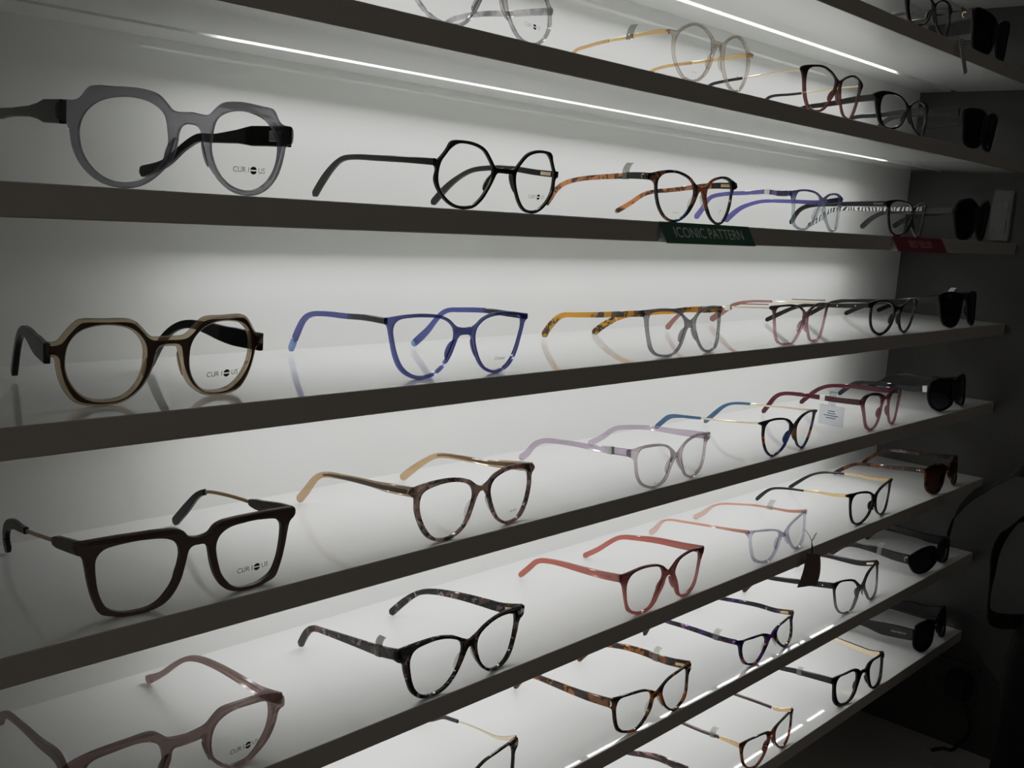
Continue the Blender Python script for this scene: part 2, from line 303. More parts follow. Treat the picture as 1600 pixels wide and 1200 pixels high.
PAIRS = {
 '2a': {"row":2,"x":-1296.7,"y":9,"yaw":-1.1,"tilt":-2.6,"h":66.4,"vh":40.6,"outer":[0,41.3,-10.5,40.9,-13.5,43.6,-18.8,48,-28.1,49.7,-41.9,49.1,-50.8,48.3,-52.8,46.9,-56.4,41.8,-59.4,40.4,-66.1,39.4,-66.3,30.3,-62.1,29,-60.9,24.2,-59,16.8,-55.8,10.5,-50.3,4.7,-43.7,1.2,-34.8,0,-26.8,1.7,-19.7,6,-13.6,12.1,-9.6,18.4,-7.7,24.6,-7.1,29.7,-5.4,33.5,0,34.8],"hole":[-12.4,31,-14.4,38.9,-20.6,43.1,-29,44.8,-37.9,44.4,-47.5,41.5,-54.1,35.5,-56.9,28.5,-56.8,21.7,-54.8,15,-49.8,8.2,-42.9,3.9,-33.9,3,-24.7,5.2,-17.3,11.2,-13.1,18.7,-11.7,25],"near":[-64.4,4.6,36.3,-58.5,45,37,-49.6,106.8,37.4,-46.3,130,37.4],"far":[64.4,4.7,35.4,58.9,36,35,53.2,68.5,32.7,51.3,79.1,33.1,48.8,93.5,26.9,45.9,110.2,16.7,41.6,134.3,10.4],"lab":[],"sm":1},
 '2b': {"row":2,"x":-1058.7,"y":9.3,"yaw":-0.5,"tilt":-5.9,"h":62.6,"vh":31.8,"outer":[0,29.8,-9.1,29.7,-14,34.6,-20.4,40.7,-29.5,43.9,-41.3,44.6,-49.7,43.1,-52.5,38,-57.8,31,-61.1,28.8,-61.1,26.9,-58.8,25,-59.3,17.9,-56.4,11.9,-49.4,4.7,-40.9,0.5,-30.8,0,-24.2,1.7,-17.4,7.6,-12.5,15.3,-9.1,22.2,-7.4,25.7,0,25.9],"hole":[-11.6,27.1,-15.8,33.7,-23.5,40.2,-34.4,42.9,-44.2,42.1,-50.2,37.7,-55.4,30.1,-56.7,22,-55.7,15.4,-51.5,9.2,-44,3.2,-34.4,1,-25.9,2.3,-19.5,8,-13.7,17.3],"near":[-60.6,2.4,30.5,-60.7,28.1,31,-60.7,59,31.1,-60.8,85.1,31.1,-60.8,98.6,29.6,-60.9,109.7,23.1,-60.9,120.9,12.9,-60.9,130,2.5],"far":[60.6,2.5,30.2,59.9,20.3,30.9,58.8,50.2,33.2,58.1,70.7,32.4,57.4,87.5,30.2,56.9,102.3,23.9,56.4,115,15.6,55.9,130,2.3],"lab":[]},
 '2c': {"row":2,"x":-810.1,"y":8.7,"yaw":-0.2,"tilt":0.1,"h":69.1,"vh":41.9,"outer":[0,31.3,-7.9,33,-16.8,38.4,-29.2,42,-41.4,43,-52.7,41.6,-66.6,38.3,-69.3,36.5,-69.9,34.4,-65.9,33.2,-60.6,31.1,-58.4,21.9,-55.9,14.5,-50.7,7,-43.8,1.9,-33.7,0,-23.7,2.8,-14.8,8.7,-8.2,17.1,-3.4,25.5,0,28.3],"hole":[-9.5,27.5,-14.6,35.4,-26.6,39.7,-41.1,40.5,-51.5,38.7,-57.1,33.8,-57.2,25.6,-55.1,16.4,-50,7.4,-41.2,2,-31.9,1.6,-22.6,5.4,-14.6,13.1,-9.8,21.6],"near":[-67.1,6.8,37.8,-65.1,23.9,37.7,-62.5,45.7,36.1,-60,66.5,34.4,-57.5,87.9,31.9,-55.4,105.8,28.1,-54.3,115.7,22.9,-53.4,123.2,14.2,-52.6,130,6.8],"far":[67.1,6.8,37.9,64.9,25.3,37.1,62,49.2,34,59.5,70.4,30.2,57.1,90.5,27.4,55.8,100.6,24.4,54.3,113.9,15.4,52.3,130,6.1],"lab":[["n",33.9],["n",14.7]]},
 '2d': {"row":2,"x":-584.9,"y":8.4,"yaw":3.8,"tilt":-0.1,"h":66.6,"vh":41.7,"outer":[0,32.8,-4.2,34.3,-18.1,38.5,-37.8,39.9,-57.3,37.8,-67,35.2,-67,34.3,-62.9,32.3,-58.2,23.7,-56.7,12.8,-55.5,5.7,-47.3,0.9,-32.3,0,-20.6,5.3,-12,12.2,-5.5,22,-1.3,29.4,0,31.3],"hole":[-5,29.1,-13.8,37.1,-34.4,38.3,-51.7,36.7,-56,31.4,-55.4,20.4,-54.5,9.2,-48.2,3.1,-35.7,1.6,-21.9,5.5,-12.8,13.8],"near":[-64.6,6.2,36.6,-62.7,16.9,35.7,-60,31.9,36.8,-56.7,50.5,34.7,-51.5,79.7,32.2,-48.4,97.5,29.2,-47.3,103.4,26.6,-46.4,108.7,18.1,-44.6,118.8,5.2],"far":[64.6,6.2,40.9,60.6,29.5,34.9,57.1,49.7,33.1,51.1,84,29.5,49.6,92.7,28.2,46.7,110,22,45.2,118.4,16.3,43.2,130,4],"lab":[["n",33.3],["n",11.5]]},
 '2e': {"row":2,"x":-358.6,"y":8,"yaw":5,"tilt":-1.7,"h":72.6,"vh":43,"outer":[0,30.5,-1,33.1,-19.5,38.9,-42.2,40.8,-64,39.3,-76.2,36.7,-76.2,35.6,-74.1,32.8,-67.6,29.5,-64.4,18.8,-58.1,6.9,-50.4,1.1,-31.9,0,-14.8,4.4,-2.5,12.5,0,20.1,0,26.7],"hole":[1.7,26.3,-9.7,35.8,-33,38.7,-56.4,37.6,-65.3,32.9,-62.7,19.5,-55.3,6.8,-41.1,1.6,-24,2.8,-9.9,12.1],"near":[-70.6,6.4,36.4,-65.6,34.6,34.8,-60.3,64.5,32.8,-54.7,95.5,30.6,-52.5,108,28.2,-51.1,116.2,24.1,-50,121.9,17.2,-49.1,127.2,6.4],"far":[70.6,6.4,39.4,67.5,24,37.3,62.2,53.5,33.7,57.9,77.9,31.3,53.1,104.8,29.8,50.4,120.1,25.9,48.4,130.9,15.1,46.1,143.9,6.1],"lab":[["n",19.1]]},
 '2f': {"row":2,"x":-147.1,"y":9.2,"yaw":-0.2,"tilt":-2.6,"h":67.3,"vh":54.1,"outer":[0,43.5,-13.6,50.4,-29.3,54.1,-51.3,51.1,-60.1,42.1,-61,30.2,-54.5,14.7,-47.6,2.9,-35.1,0,-13.1,4,-1.3,17,-0.2,31.4,0,38.4],"near":[-65.3,4.8,36.4,-63.9,28.2,34.9,-61.9,60.3,33.1,-59.4,100.2,29.6,-58.4,117.5,20.2,-57.6,130,7.7],"far":[65.3,4.2,50.3,59,43.9,43.8,54.2,74.3,35.6,50.3,99.4,30.8,47.7,115.9,23.1,45.5,130,12.1],"lab":[]},
 '3a': {"row":3,"x":-1300.3,"y":26,"yaw":-0.5,"tilt":-6.4,"h":65,"vh":35.7,"outer":[0,36.5,-9.4,36.6,-12.4,38.5,-16.6,43,-21.1,46.3,-35.8,46.8,-47.7,46.6,-50.2,45.1,-54.7,39.9,-58.5,35,-63.7,34.3,-64.2,32.5,-63.5,27.4,-59.7,26.9,-58.3,21,-56.6,14.6,-53.6,8.1,-48.7,2.3,-40.5,0.1,-31.2,0,-22.9,1.8,-15.7,6.8,-11.2,13.2,-8.2,20.2,-7.1,25.7,-5.8,30.4,0,31.3],"hole":[-13.3,27,-13.8,31.6,-17.1,37.2,-22.9,41.6,-31.5,43.6,-40.7,43.2,-48.7,40.2,-53.5,33.7,-54.6,27.2,-54.3,20.7,-52,14.2,-47.1,7.6,-40.8,3.8,-32.4,2.8,-23.8,4.4,-17.4,10.2,-13.9,18],"near":[-63,2.5,31.7,-59,45.2,27.8,-55.6,80.7,25.5],"far":[63,2.4,32.8,56.9,29.9,32.8,53.2,46.5,34.6,49.8,61.8,34.5,47.1,73.9,29.6,45.1,82.6,22.2,42.2,95.9,2.5],"lab":[],"sm":1},
 '3b': {"row":3,"x":-1083.9,"y":12.2,"yaw":-2.8,"tilt":-3,"h":66.6,"vh":42.3,"outer":[0,34.1,-8.5,35.5,-15.2,40.4,-23.9,43.4,-36.9,44.3,-49.1,43.7,-59.3,42.3,-65.5,41.2,-66.3,40.7,-65.6,38.1,-63.3,36.5,-61.2,29.8,-59.1,21.9,-56.3,13.9,-52.2,7.1,-46.8,2.7,-38.9,0,-29.3,0.3,-21.5,3.3,-15.5,8.5,-11.1,15.2,-8.4,22,-5.6,28.3,0,29.3],"hole":[-10.4,33.1,-13.8,37.3,-22,40.7,-33.5,41.9,-45.9,41.7,-56.3,39.9,-59.2,35,-57.7,26.8,-54.6,17.4,-50,9.2,-44,4.4,-35.9,2,-27.9,2.9,-20.6,6.6,-15.9,12,-12.2,18.9,-9.6,27.3],"near":[-64.6,4.2,40.7,-62.7,28.4,39.8,-61,51.1,37.8,-58.7,80.4,35.8,-57.1,99.9,33.1,-56.4,109.8,28.7,-55.6,119.4,17.2,-54.8,129.1,2.5],"far":[64.6,4.2,40.2,63.6,25,39.8,62.7,43.7,39.8,61.3,73.8,36.9,60.6,87.1,35,60.2,95.9,29.7,59.6,108.9,16.1,58.8,125.9,2.5],"lab":[]},
 '3c': {"row":3,"x":-806.8,"y":6.4,"yaw":2.5,"tilt":4.9,"h":67.4,"vh":39.9,"outer":[0,29.9,-6.7,32.7,-14.4,37.1,-24,40.4,-37.5,41.9,-53.9,41.5,-69,40.2,-68.7,39.2,-68.5,36.6,-64,34.8,-62.5,26.5,-60.1,15.7,-57.4,7.8,-51,2.4,-38.6,0,-27.6,0.6,-18.6,5,-13,10.9,-8.3,19,-5.3,23.1,0,23.8],"hole":[-8.2,28.7,-13.9,34.5,-23.9,37.9,-39.5,39,-53.9,38.5,-59,35.8,-59.5,27.3,-57.3,16.3,-53.9,7.8,-47.2,2.9,-36.5,1.6,-25.1,2.9,-17.8,8.7,-11.7,16.8,-8.4,23.8],"near":[-65.4,9.7,37.6,-62.8,27.3,35.4,-60.7,41.8,33.3,-57.9,60.4,30.7,-54,87.5,27.5,-51.3,105.5,24.8,-49.9,115.2,18.1,-48.8,122.8,9.8,-48.1,127.4,2.5],"far":[65.4,9.7,37.3,62.3,25.4,35.1,59.3,40.8,33.9,57,53.1,31.1,53.3,72,28.1,47.7,100.9,22.2,45.2,113.8,16.9,42.8,126.6,8.4,41.1,135.4,0.2],"lab":[["n",36.3]]},
 '3d': {"row":3,"x":-599.5,"y":6.7,"yaw":2.3,"tilt":-2.6,"h":67.8,"vh":39,"outer":[0,31.5,-3.7,33.5,-15.1,38.5,-30,41.1,-49,40.7,-68.5,39.1,-68.6,38.4,-67.8,36.3,-62.9,34.5,-59.3,23.6,-55.1,11.1,-51.3,4.8,-45,1,-32,0,-18.6,1.8,-10.4,9.9,-3.7,18.7,-1.6,26.3,0,28],"hole":[-5.9,31.7,-16.2,37.1,-32.8,39.5,-51.5,39.1,-59.1,36.1,-58.5,26.4,-53.9,13.6,-48,4.4,-35.7,1.3,-20.5,2.5,-12.8,9.4,-5.9,19.7],"near":[-65.8,4.8,37.7,-64.5,29.9,35.6,-63.5,48.1,33.9,-61.6,81.8,29.9,-60.6,101.1,26.5,-60,112.2,18.5,-59.3,125.8,2.5],"far":[65.8,4.8,38.8,67,24.7,37.2,68.4,48.3,35.5,70.3,81.6,33.2,71.4,99.8,31.2,72.4,117.8,26.3,73.4,133.8,16.2,74.3,149.9,4.1],"lab":[["n",40.7],["n",11.4]]},
 '3e': {"row":3,"x":-374.6,"y":6.2,"yaw":-0.8,"tilt":-4,"h":67.8,"vh":39.8,"outer":[0,33.5,-12,35.3,-22.2,39.1,-39,41.7,-53.2,40.9,-65.6,37.9,-67,37.2,-66.3,33,-61.6,31.5,-59.3,19.9,-54.4,9.7,-45.9,2.6,-34.1,0,-20.9,2.8,-11.3,10.2,-6.9,20.3,-5.9,28.2,0,29.5],"hole":[-10.8,30.2,-20.7,36.4,-36.2,39.4,-50.7,38.7,-58.8,33.4,-58,21.1,-51,9.4,-39.2,3.4,-25.5,3.8,-14.8,10.8,-9.1,20.7],"near":[-65.8,4.1,35,-65.3,18.5,33.1,-64.4,49.8,30.1,-63.5,77.5,27.7,-63,96.1,22.9,-62.4,114.6,13.6,-61.8,134.6,2.5],"far":[65.8,3.9,37.5,61.4,30.2,35.6,57.1,56,33.2,52.3,84.5,30.1,50.1,97.8,27.8,48.2,108.7,23.7,42.8,141.2,1.5],"lab":[]},
 '3f': {"row":3,"x":-148.5,"y":6.4,"yaw":-0.4,"tilt":4.7,"h":67.1,"vh":45.4,"outer":[0,44.2,-18.6,46,-39.1,47.5,-60.7,45.3,-66.5,42.3,-63.4,28.1,-59.5,12,-52.6,3.5,-34.4,0,-20,5.1,-11.1,17.8,-6.8,32,0,35.9],"near":[-65.1,9.6,38.1,-63.4,23.5,35.4,-58.7,60.8,29.7,-53.9,99.6,22.6,-51,123.2,14.3,-48.2,145.6,2.5],"far":[65.1,9.9,42.7,66.8,37.6,38.7,68.7,68.1,33,70.8,101.8,24.3,72.4,128.3,16.2,74,153.5,2.8],"lab":[]},
 '4a': {"row":4,"x":-1288.8,"y":9.2,"yaw":-3.4,"tilt":-2.4,"h":65.7,"vh":45.2,"outer":[0,39.2,-5.8,40.3,-9.6,44.3,-14.9,46.1,-20.6,46.5,-26.3,46.7,-32.1,46.6,-37.9,46.5,-43.6,46.4,-49.4,46.1,-55.2,45.7,-60.9,45.3,-65.9,44.4,-66.6,39.6,-62.7,36.3,-61.2,30.7,-60.3,25,-59.2,19.4,-57.8,13.8,-55.9,8.4,-53.3,3.4,-48,1.4,-42.4,0.2,-36.7,0,-31,0.1,-25.4,1,-20.1,2.8,-15.7,6.1,-12.4,10.6,-9.9,15.6,-8.3,21.1,-7,26.7,-5.5,32.6,0,34.5],"hole":[-10.9,31.7,-12.7,37.2,-17.2,40.5,-22.9,41.9,-28.8,42.2,-34.7,42.4,-40.6,41.9,-46.5,41.2,-52.3,39.7,-56,35.3,-56.3,29.3,-55.8,23.3,-54.9,17.5,-53.1,11.8,-50.3,6.7,-45.3,3.8,-39.8,2.2,-33.8,2.1,-27.9,2.6,-22.4,5.1,-18.3,9.4,-14.9,14.3,-13,20,-11.6,25.8],"near":[-63.7,4.4,41.7,-60.9,53.8,32.9,-58,103.8,24.8,-57.1,119.9,23.5,-56.3,134.6,17.6,-56.1,137.2,7.8,-56.5,131.1,2.5],"far":[63.7,4.3,45.3,62.8,15.1,44.2,61.2,35.5,40.6,59.4,56.8,38.9,57.9,74.5,36.8,56.2,95.2,33.4,55.4,104.6,29.2,54.2,118.8,16.1,53,133.6,2.5],"lab":[],"sm":1,"smh":2},
 '4b': {"row":4,"x":-1062.8,"y":4.7,"yaw":1,"tilt":2.2,"h":63.8,"vh":41.2,"outer":[0,33.7,-6.6,36.4,-12.8,40.5,-26.2,43.7,-40.3,44,-53.6,42.7,-63,40.3,-64.2,39.3,-64.9,36.6,-60.8,33.9,-60.4,26.1,-58,17.5,-53.9,9.2,-48.3,3.2,-40.6,0.4,-30.1,0,-21.2,3.2,-14,9.2,-9.6,17,-5.9,25.2,-2.6,30.1,0,30.7],"hole":[-8.7,29.9,-11.4,35.5,-20.4,39.5,-33.3,41,-47,39.2,-54.7,36,-56.8,28.1,-55.1,19.3,-50.6,10.2,-44.3,3.9,-37.2,1.3,-28.2,2.1,-19.7,6.4,-14.1,14.4,-10.4,22.6],"near":[-61.8,7.3,38.8,-61.7,33.2,36,-61.5,60.9,34.2,-61.4,83.2,32.2,-61.3,103.9,29.2,-61.2,113.2,24.1,-61.2,122.3,13.5,-61.1,132.9,2.5],"far":[61.8,7.5,43.5,59.1,32.3,39,57,51.4,35.3,54.8,71.1,33.5,51.9,97.6,30.1,51,105.8,26.5,49.2,122.1,14.9,47.6,136.7,2.5],"lab":[]},
 '4c': {"row":4,"x":-817.8,"y":2.5,"yaw":2,"tilt":2,"h":66.8,"vh":35.9,"outer":[0,26.5,-5.8,31,-16.2,36.8,-30.2,39.5,-49.1,39.6,-58.7,38.2,-67.8,37.5,-67.5,35.8,-67.1,32.6,-59.1,28.4,-57.1,19.7,-54.9,12.6,-50.1,6.3,-41.9,2.1,-31,0,-22.3,1.9,-14.8,5.9,-9.8,13.7,-5.2,20.4,0,23.3],"hole":[-7.9,26,-11.8,32.5,-23.1,36.4,-40.7,37.5,-53,36.1,-56.6,29,-55.2,18.8,-51.2,9.8,-44.2,4.2,-33.4,2.3,-23.3,3.1,-16.3,7.9,-10.7,15.9],"near":[-64.8,7.6,34.8,-63,27.8,33,-61.4,45.8,31.3,-59.8,64.4,30.3,-57.8,87.4,28.2,-56,107,25.2,-55,118.7,19.1,-54.2,128.1,8,-53.5,136,2.5],"far":[64.8,7.5,33.7,63.3,25.2,33,61.9,41.9,31.9,59.7,67.6,31,57.5,93.9,27.2,56.3,108,23.1,55.3,120,12.8,53.9,136,2.5],"lab":[["n",30.3],["n",20.6]]},
 '4d': {"row":4,"x":-602.9,"y":5.9,"yaw":2,"tilt":-3.5,"h":64.9,"vh":37.3,"outer":[0,29.2,-4.9,32.6,-15.1,37.7,-33,40.5,-49.5,39.8,-66.4,37.1,-65.7,35.9,-59.7,33.9,-57.5,24.5,-53.5,14.4,-46.4,5.2,-37.2,0,-27.1,0.7,-16.4,5.6,-9.4,13.2,-4,22.8,0,27.6,0,27.1],"hole":[-7.1,27.9,-15.5,34.7,-32.4,38.7,-49,38,-55.4,33.2,-54.3,21.7,-49.4,11.1,-41.4,3.8,-30.3,0.9,-18.5,4.3,-11.2,14],"near":[-62.9,3.7,37.8,-60.7,17.7,35.3,-58.3,33.2,33.4,-56.8,43.1,32,-52.7,69.5,29.1,-49.5,90.5,26.8,-46.1,112,24,-44.8,120.7,21.4,-43.5,128.9,14.5,-42.1,138.2,5.5],"far":[62.9,3.6,38.9,61.2,21.2,37.1,59.6,39.2,35.9,57.9,57.5,34.2,56.3,75.3,33.2,53.9,100.9,29.7,53,110.1,24.8,52.1,120.9,13.7,51.1,131.7,2.5],"lab":[["f",75.3]]},
 '4e': {"row":4,"x":-365.9,"y":8.5,"yaw":1.9,"tilt":0.8,"h":64.5,"vh":44,"outer":[0,37.4,-13.8,42.5,-26.9,45.1,-48.9,44.4,-59.2,39.9,-60.4,36.9,-60.1,34.2,-55.2,24.4,-49.8,12.6,-45.6,4.5,-36.4,0,-25.2,1.6,-17,7.7,-11.4,18.4,-9.2,27.9,0,34.8],"hole":[-11.2,29.9,-16.4,38.3,-30,41.8,-46.7,41.7,-53.7,34.9,-49.8,20.8,-44.7,8.7,-35.2,2.5,-25.1,2.9,-16.1,11.8,-11.4,21.5],"near":[-62.5,6.4,35.9,-62.5,20.7,35,-62.4,40.3,34.2,-62.3,60.5,33.8,-62.2,81,33.3,-62.2,103.9,30.6,-62.1,112.9,25.1,-62.1,120.2,13.9,-62.1,127.7,2.5],"far":[62.5,6.5,41.8,60.6,32.1,38.4,59.1,52.3,37.4,57.5,72.7,35.3,55.7,97.4,31.2,54.8,109.6,25.5,54.2,117.5,18.9,53,133.1,2.5],"lab":[["n",53.3],["n",40.2]]},
 '4f': {"row":4,"x":-130.3,"y":10.5,"yaw":0.6,"tilt":6.3,"h":68.2,"vh":41.5,"outer":[0,31.3,0,37.8,-38,44.3,-62,40.9,-67.9,34.1,-68.5,18.4,-62.2,7.6,-47,0,-27,0.8,-6.9,7.1,0,19.4,0,27.5],"near":[-66.2,10.1,31.5,-64.9,35.6,27.9,-63.7,58.1,27.5,-61.9,92.5,26.3,-60.6,117,22.3,-60,126.9,15,-59.3,140.1,2.5],"far":[66.2,11,39,61.4,39.6,31.9,56.6,68.8,31.3,52.3,94.1,30.1,49.1,113.6,25,47.7,121.7,16.6,43.4,147.5,0.8],"lab":[["n",16.8]]},
 '5a': {"row":5,"x":-1292,"y":10.5,"yaw":-0.1,"tilt":-0.7,"h":70.3,"vh":35.5,"outer":[0,34.1,-12.1,35.9,-16.1,39.2,-21.5,42.7,-35.8,42.5,-56.2,40.2,-66.3,36.9,-71.1,32.6,-71.4,26.3,-67.2,25.3,-64.7,18.2,-59.4,9.6,-51.2,3.7,-41.9,0,-30.1,1.3,-21.7,6.1,-14.7,13.8,-11.1,21.3,-9.4,28.6,0,28.6],"hole":[-16,29.2,-18.8,34.6,-27.2,38.4,-43.8,37.7,-57,34.8,-59.4,28.7,-58.4,18.1,-52.8,9.7,-45.1,3.3,-34.3,0.1,-23.6,4.4,-17.5,12.8,-15.3,21.6],"near":[-68.3,6.6,36,-66.9,16.1,38.8,-61.5,53.7,29.7,-55.5,95.5,20.8,-50.6,130.2,12.1,-48.8,142.8,2.5],"far":[68.3,6.6,36,65.7,24.4,34,62.9,43,35.5,60.1,62.2,36.4,57.2,82,35.2,55.4,94.1,31.9,53.6,106.3,24.1,51.5,121,12.1,49.1,137.1,2.5],"lab":[],"sm":1},
 '5b': {"row":5,"x":-1067.9,"y":4.3,"yaw":1.7,"tilt":-0.8,"h":66.7,"vh":40.8,"outer":[0,34,-7.8,37.2,-16.2,41.3,-28.6,44.3,-42.9,44.8,-56.2,43.7,-67.5,42,-67.9,41.8,-67.3,34.2,-61.5,31.1,-60.1,25.5,-57,16.5,-53.4,8.4,-48,3,-40.8,0.4,-30.9,0,-22.4,2.5,-15.3,7.7,-9.7,14.6,-5.5,21.9,-1.6,28.6,0,29.2],"hole":[-7.8,28.7,-9.8,34.8,-19,39.7,-31.2,42.1,-44,41.4,-53,38.8,-55.8,32.3,-54.8,23.6,-51.9,13.3,-47,6.2,-39.8,2.3,-31,1.4,-21.8,3.6,-15.1,10.5,-10.2,19.2],"near":[-64.7,5.8,38.6,-62.9,25.7,34.2,-60.7,52,30.8,-58.4,77.6,27.4,-56.6,98.2,24.6,-55.6,109.9,22.5,-55,117.2,16.8,-54.5,123.3,8.1,-54.2,126.3,2.5],"far":[64.7,5.7,42.8,61.7,22.7,38.8,58.3,41.8,37.8,54.4,64.4,36.1,50.3,87.6,32.7,48.1,100.1,29.1,46.2,111,21.5,44.3,121.9,10.9,42.9,129.7,2.5],"lab":[["n",31.1],["n",13]]},
 '5c': {"row":5,"x":-815.3,"y":2.5,"yaw":0.2,"tilt":-0.9,"h":67.2,"vh":42.2,"outer":[0,32.6,-5.2,36,-12,40.5,-21.8,43.3,-39.1,44.4,-58.3,41.7,-66.4,40.8,-67,40.3,-65.9,35.4,-62.6,31.2,-59.5,21.9,-56.5,12.6,-53.3,5.9,-45.2,1.4,-34.7,0,-24.3,1.8,-17.6,6.2,-13,12.6,-7.1,20.3,-4.4,27.5,0,28.9],"hole":[-9.2,29.6,-13.7,38.2,-23.6,41.9,-40.7,42.1,-52.6,39.2,-57.2,32.8,-56.9,23.6,-54.3,12.7,-49,6,-39.4,2.5,-28.5,2.1,-21,7.4,-17.6,15.9,-13.2,23.9],"near":[-65.2,5.8,39.8,-63.6,26,36.2,-61.4,54.5,32.8,-59.5,78.3,30.2,-58.1,96.6,27.1,-57.3,106.9,23.6,-56.5,116.7,14.1,-55.6,128.8,2.5],"far":[65.2,5.7,43.6,61.5,26.1,41,57.1,50.7,38.6,52.6,75.8,34,49.9,91.1,30.5,48.1,101.1,23.7,45.7,114.4,12.3,42.9,129.8,1.8],"lab":[["n",22.3]]},
 '5d': {"row":5,"x":-592.5,"y":4.5,"yaw":2,"tilt":5.9,"h":67.6,"vh":36.1,"outer":[0,23.7,-10.3,29.5,-25,33.6,-47.9,36.5,-68.1,37.8,-69.3,36.7,-68.7,34.3,-64.7,31.8,-63.2,22.9,-61.1,13.3,-57.5,6,-47.4,1.1,-31.3,0,-21.4,4.1,-12.7,12,-6.8,19.6,0,20.8],"hole":[-9,24.4,-17.8,30,-41.6,33.6,-58.3,34.9,-62.2,29.7,-60.5,19.7,-57.1,9.5,-47.4,4.1,-33,2.2,-22.2,6.6,-14.7,15],"near":[-65.6,10.3,36.8,-64.1,30.6,34.1,-62,59.8,30.8,-59.9,90.2,27.2,-58.4,111,24,-57.8,119,18.9,-57.4,124.6,10.1,-56.9,132.6,2.5],"far":[65.6,10.2,35.3,62.6,26.9,31.9,59,47.1,31.5,55.4,67.7,30.5,52.4,84.7,28.2,48.5,107,24,46.9,116.1,19.2,45,126.7,8.3,43.2,136.8,1.4],"lab":[["f",49.3]]},
 '5e': {"row":5,"x":-369.5,"y":6.5,"yaw":1.1,"tilt":0.1,"h":67.2,"vh":42.2,"outer":[0,31.1,-9,35.6,-18.4,39,-34.5,41,-51.9,41.2,-67.4,40.7,-67.7,38.5,-60.9,36.8,-58.1,24.6,-53.6,10.5,-47.3,3.1,-32.5,0,-19.9,3.4,-9.4,9.7,-3.3,18.4,-0.5,26.2,0,28.3],"hole":[-5.5,28.5,-12.9,34.4,-33.8,38.6,-49.7,38.8,-55.7,33.5,-54.7,19,-47,6.1,-35,2.2,-22,5,-10.6,12.3],"near":[-65.2,6.5,41.2,-62.5,26.6,37.2,-60.2,43.8,35.5,-57.6,63.4,32,-53.6,92.5,27.4,-51.2,110.7,22.2,-49.7,121.6,13.3,-48.5,131.2,2.5],"far":[65.2,6.5,42.6,62.5,24.6,39.1,58.7,50.5,38.2,55.1,74.6,35,53,88.9,32.9,50.6,105,27,48.3,120.7,15.1,46.3,134.4,2.5],"lab":[]},
 '5f': {"row":5,"x":-126.7,"y":6.2,"yaw":2.1,"tilt":5.2,"h":66.5,"vh":37.7,"outer":[0,30.7,-8.8,34.5,-31,41,-49.3,40.5,-63.9,35.3,-64.1,22.7,-62.3,10,-50.7,1,-32.6,0,-18.7,8.3,-11.7,20.6,0,26.3],"near":[-64.5,9.5,34.5,-63.6,29.3,32.5,-62.1,62.5,28.6,-60.8,90,26.2,-60,108.5,23.3,-59.5,119.7,17.4,-58.6,139.8,2.5],"far":[64.5,9.9,39.3,60.4,40.1,34.6,56,73.1,32.2,53,95.5,30.5,51.1,108.9,28.1,50,117.7,24,46.8,140.9,2.5],"lab":[]},
 '6a': {"row":6,"x":-1051.7,"y":9.7,"yaw":0.8,"tilt":6.3,"h":65.1,"vh":33.6,"far":[63.1,10.1,36.8,64.9,31.4,27.9,66.5,51,25.9,68.1,71.3,23.2,69.8,92.2,19.2,70.5,100.8,17.6],"lab":[]},
 '6b': {"row":6,"x":-813,"y":2.5,"yaw":-0.7,"tilt":4.5,"h":63.6,"vh":38,"outer":[0,28.5,-7.9,32.2,-18.6,36.1,-33.9,37.6,-50.1,38,-63.2,38.2,-64,37,-63.4,30.6,-59.6,28.1,-58.2,20.3,-56.4,12.5,-53,6,-43.1,1.8,-30.7,0,-22.4,3,-13.7,9.5,-8.3,15.2,-4.8,23.5,0,24.1],"hole":[-8,25.7,-11.4,31.4,-23,35.3,-38,36.6,-52.2,35.2,-55.6,29.5,-55.2,20.3,-52.7,10.6,-45.3,4.4,-32.8,1.9,-22.8,4.8,-14.7,11.8,-10.2,19.8],"near":[-61.6,8.4,34.1,-60.4,34.4,30,-59.1,65.9,27.1,-58.2,86.4,25.6,-57.7,98.9,24.5,-57.2,109.5,22.5,-56.9,117.6,16.1,-56.4,127.4,2.5],"far":[61.6,8.6,37.1,57.6,32.1,33.9,53.2,58,34.4,50.2,75.6,33.4,47.8,89.8,30.9,45.4,104.1,27.5,43.9,112.9,21.4,41.1,129.1,2.5],"lab":[["f",44.1],["n",16.3]]},
 '6c': {"row":6,"x":-589.8,"y":6.8,"yaw":1.2,"tilt":9.1,"h":65.8,"vh":30.1,"outer":[0,22.6,-12.5,27.6,-36.9,29.7,-53.2,30.2,-65.6,32.1,-66.2,30.1,-60.3,25.3,-58.7,15.5,-54.4,6.1,-44.4,1.1,-30.4,0,-19.7,5.7,-9.5,13.4,-3.6,18.9,0,19.7],"hole":[-12,20.8,-19.1,26.6,-37,28.4,-50.9,28.9,-55.3,22.5,-53.9,11.4,-47,4,-35.9,1.7,-24.8,5.6,-16.1,12.2],"near":[-63.8,11,29.8,-64.4,29.2,28.3,-65.2,54.1,28.4,-65.9,73.8,28.2,-66.4,90.8,27.3,-66.8,104,27,-67.1,111.7,21.4,-67.4,121.3,2.5],"far":[63.8,11.1,30.3,62,30.5,27,60.2,50,27.3,57.5,79.5,24.8,55.8,97.6,22.7,54.7,109.9,22.3,54,117.8,18.1,53.2,126.7,2.5],"lab":[["n",35.9],["n",16.6]]},
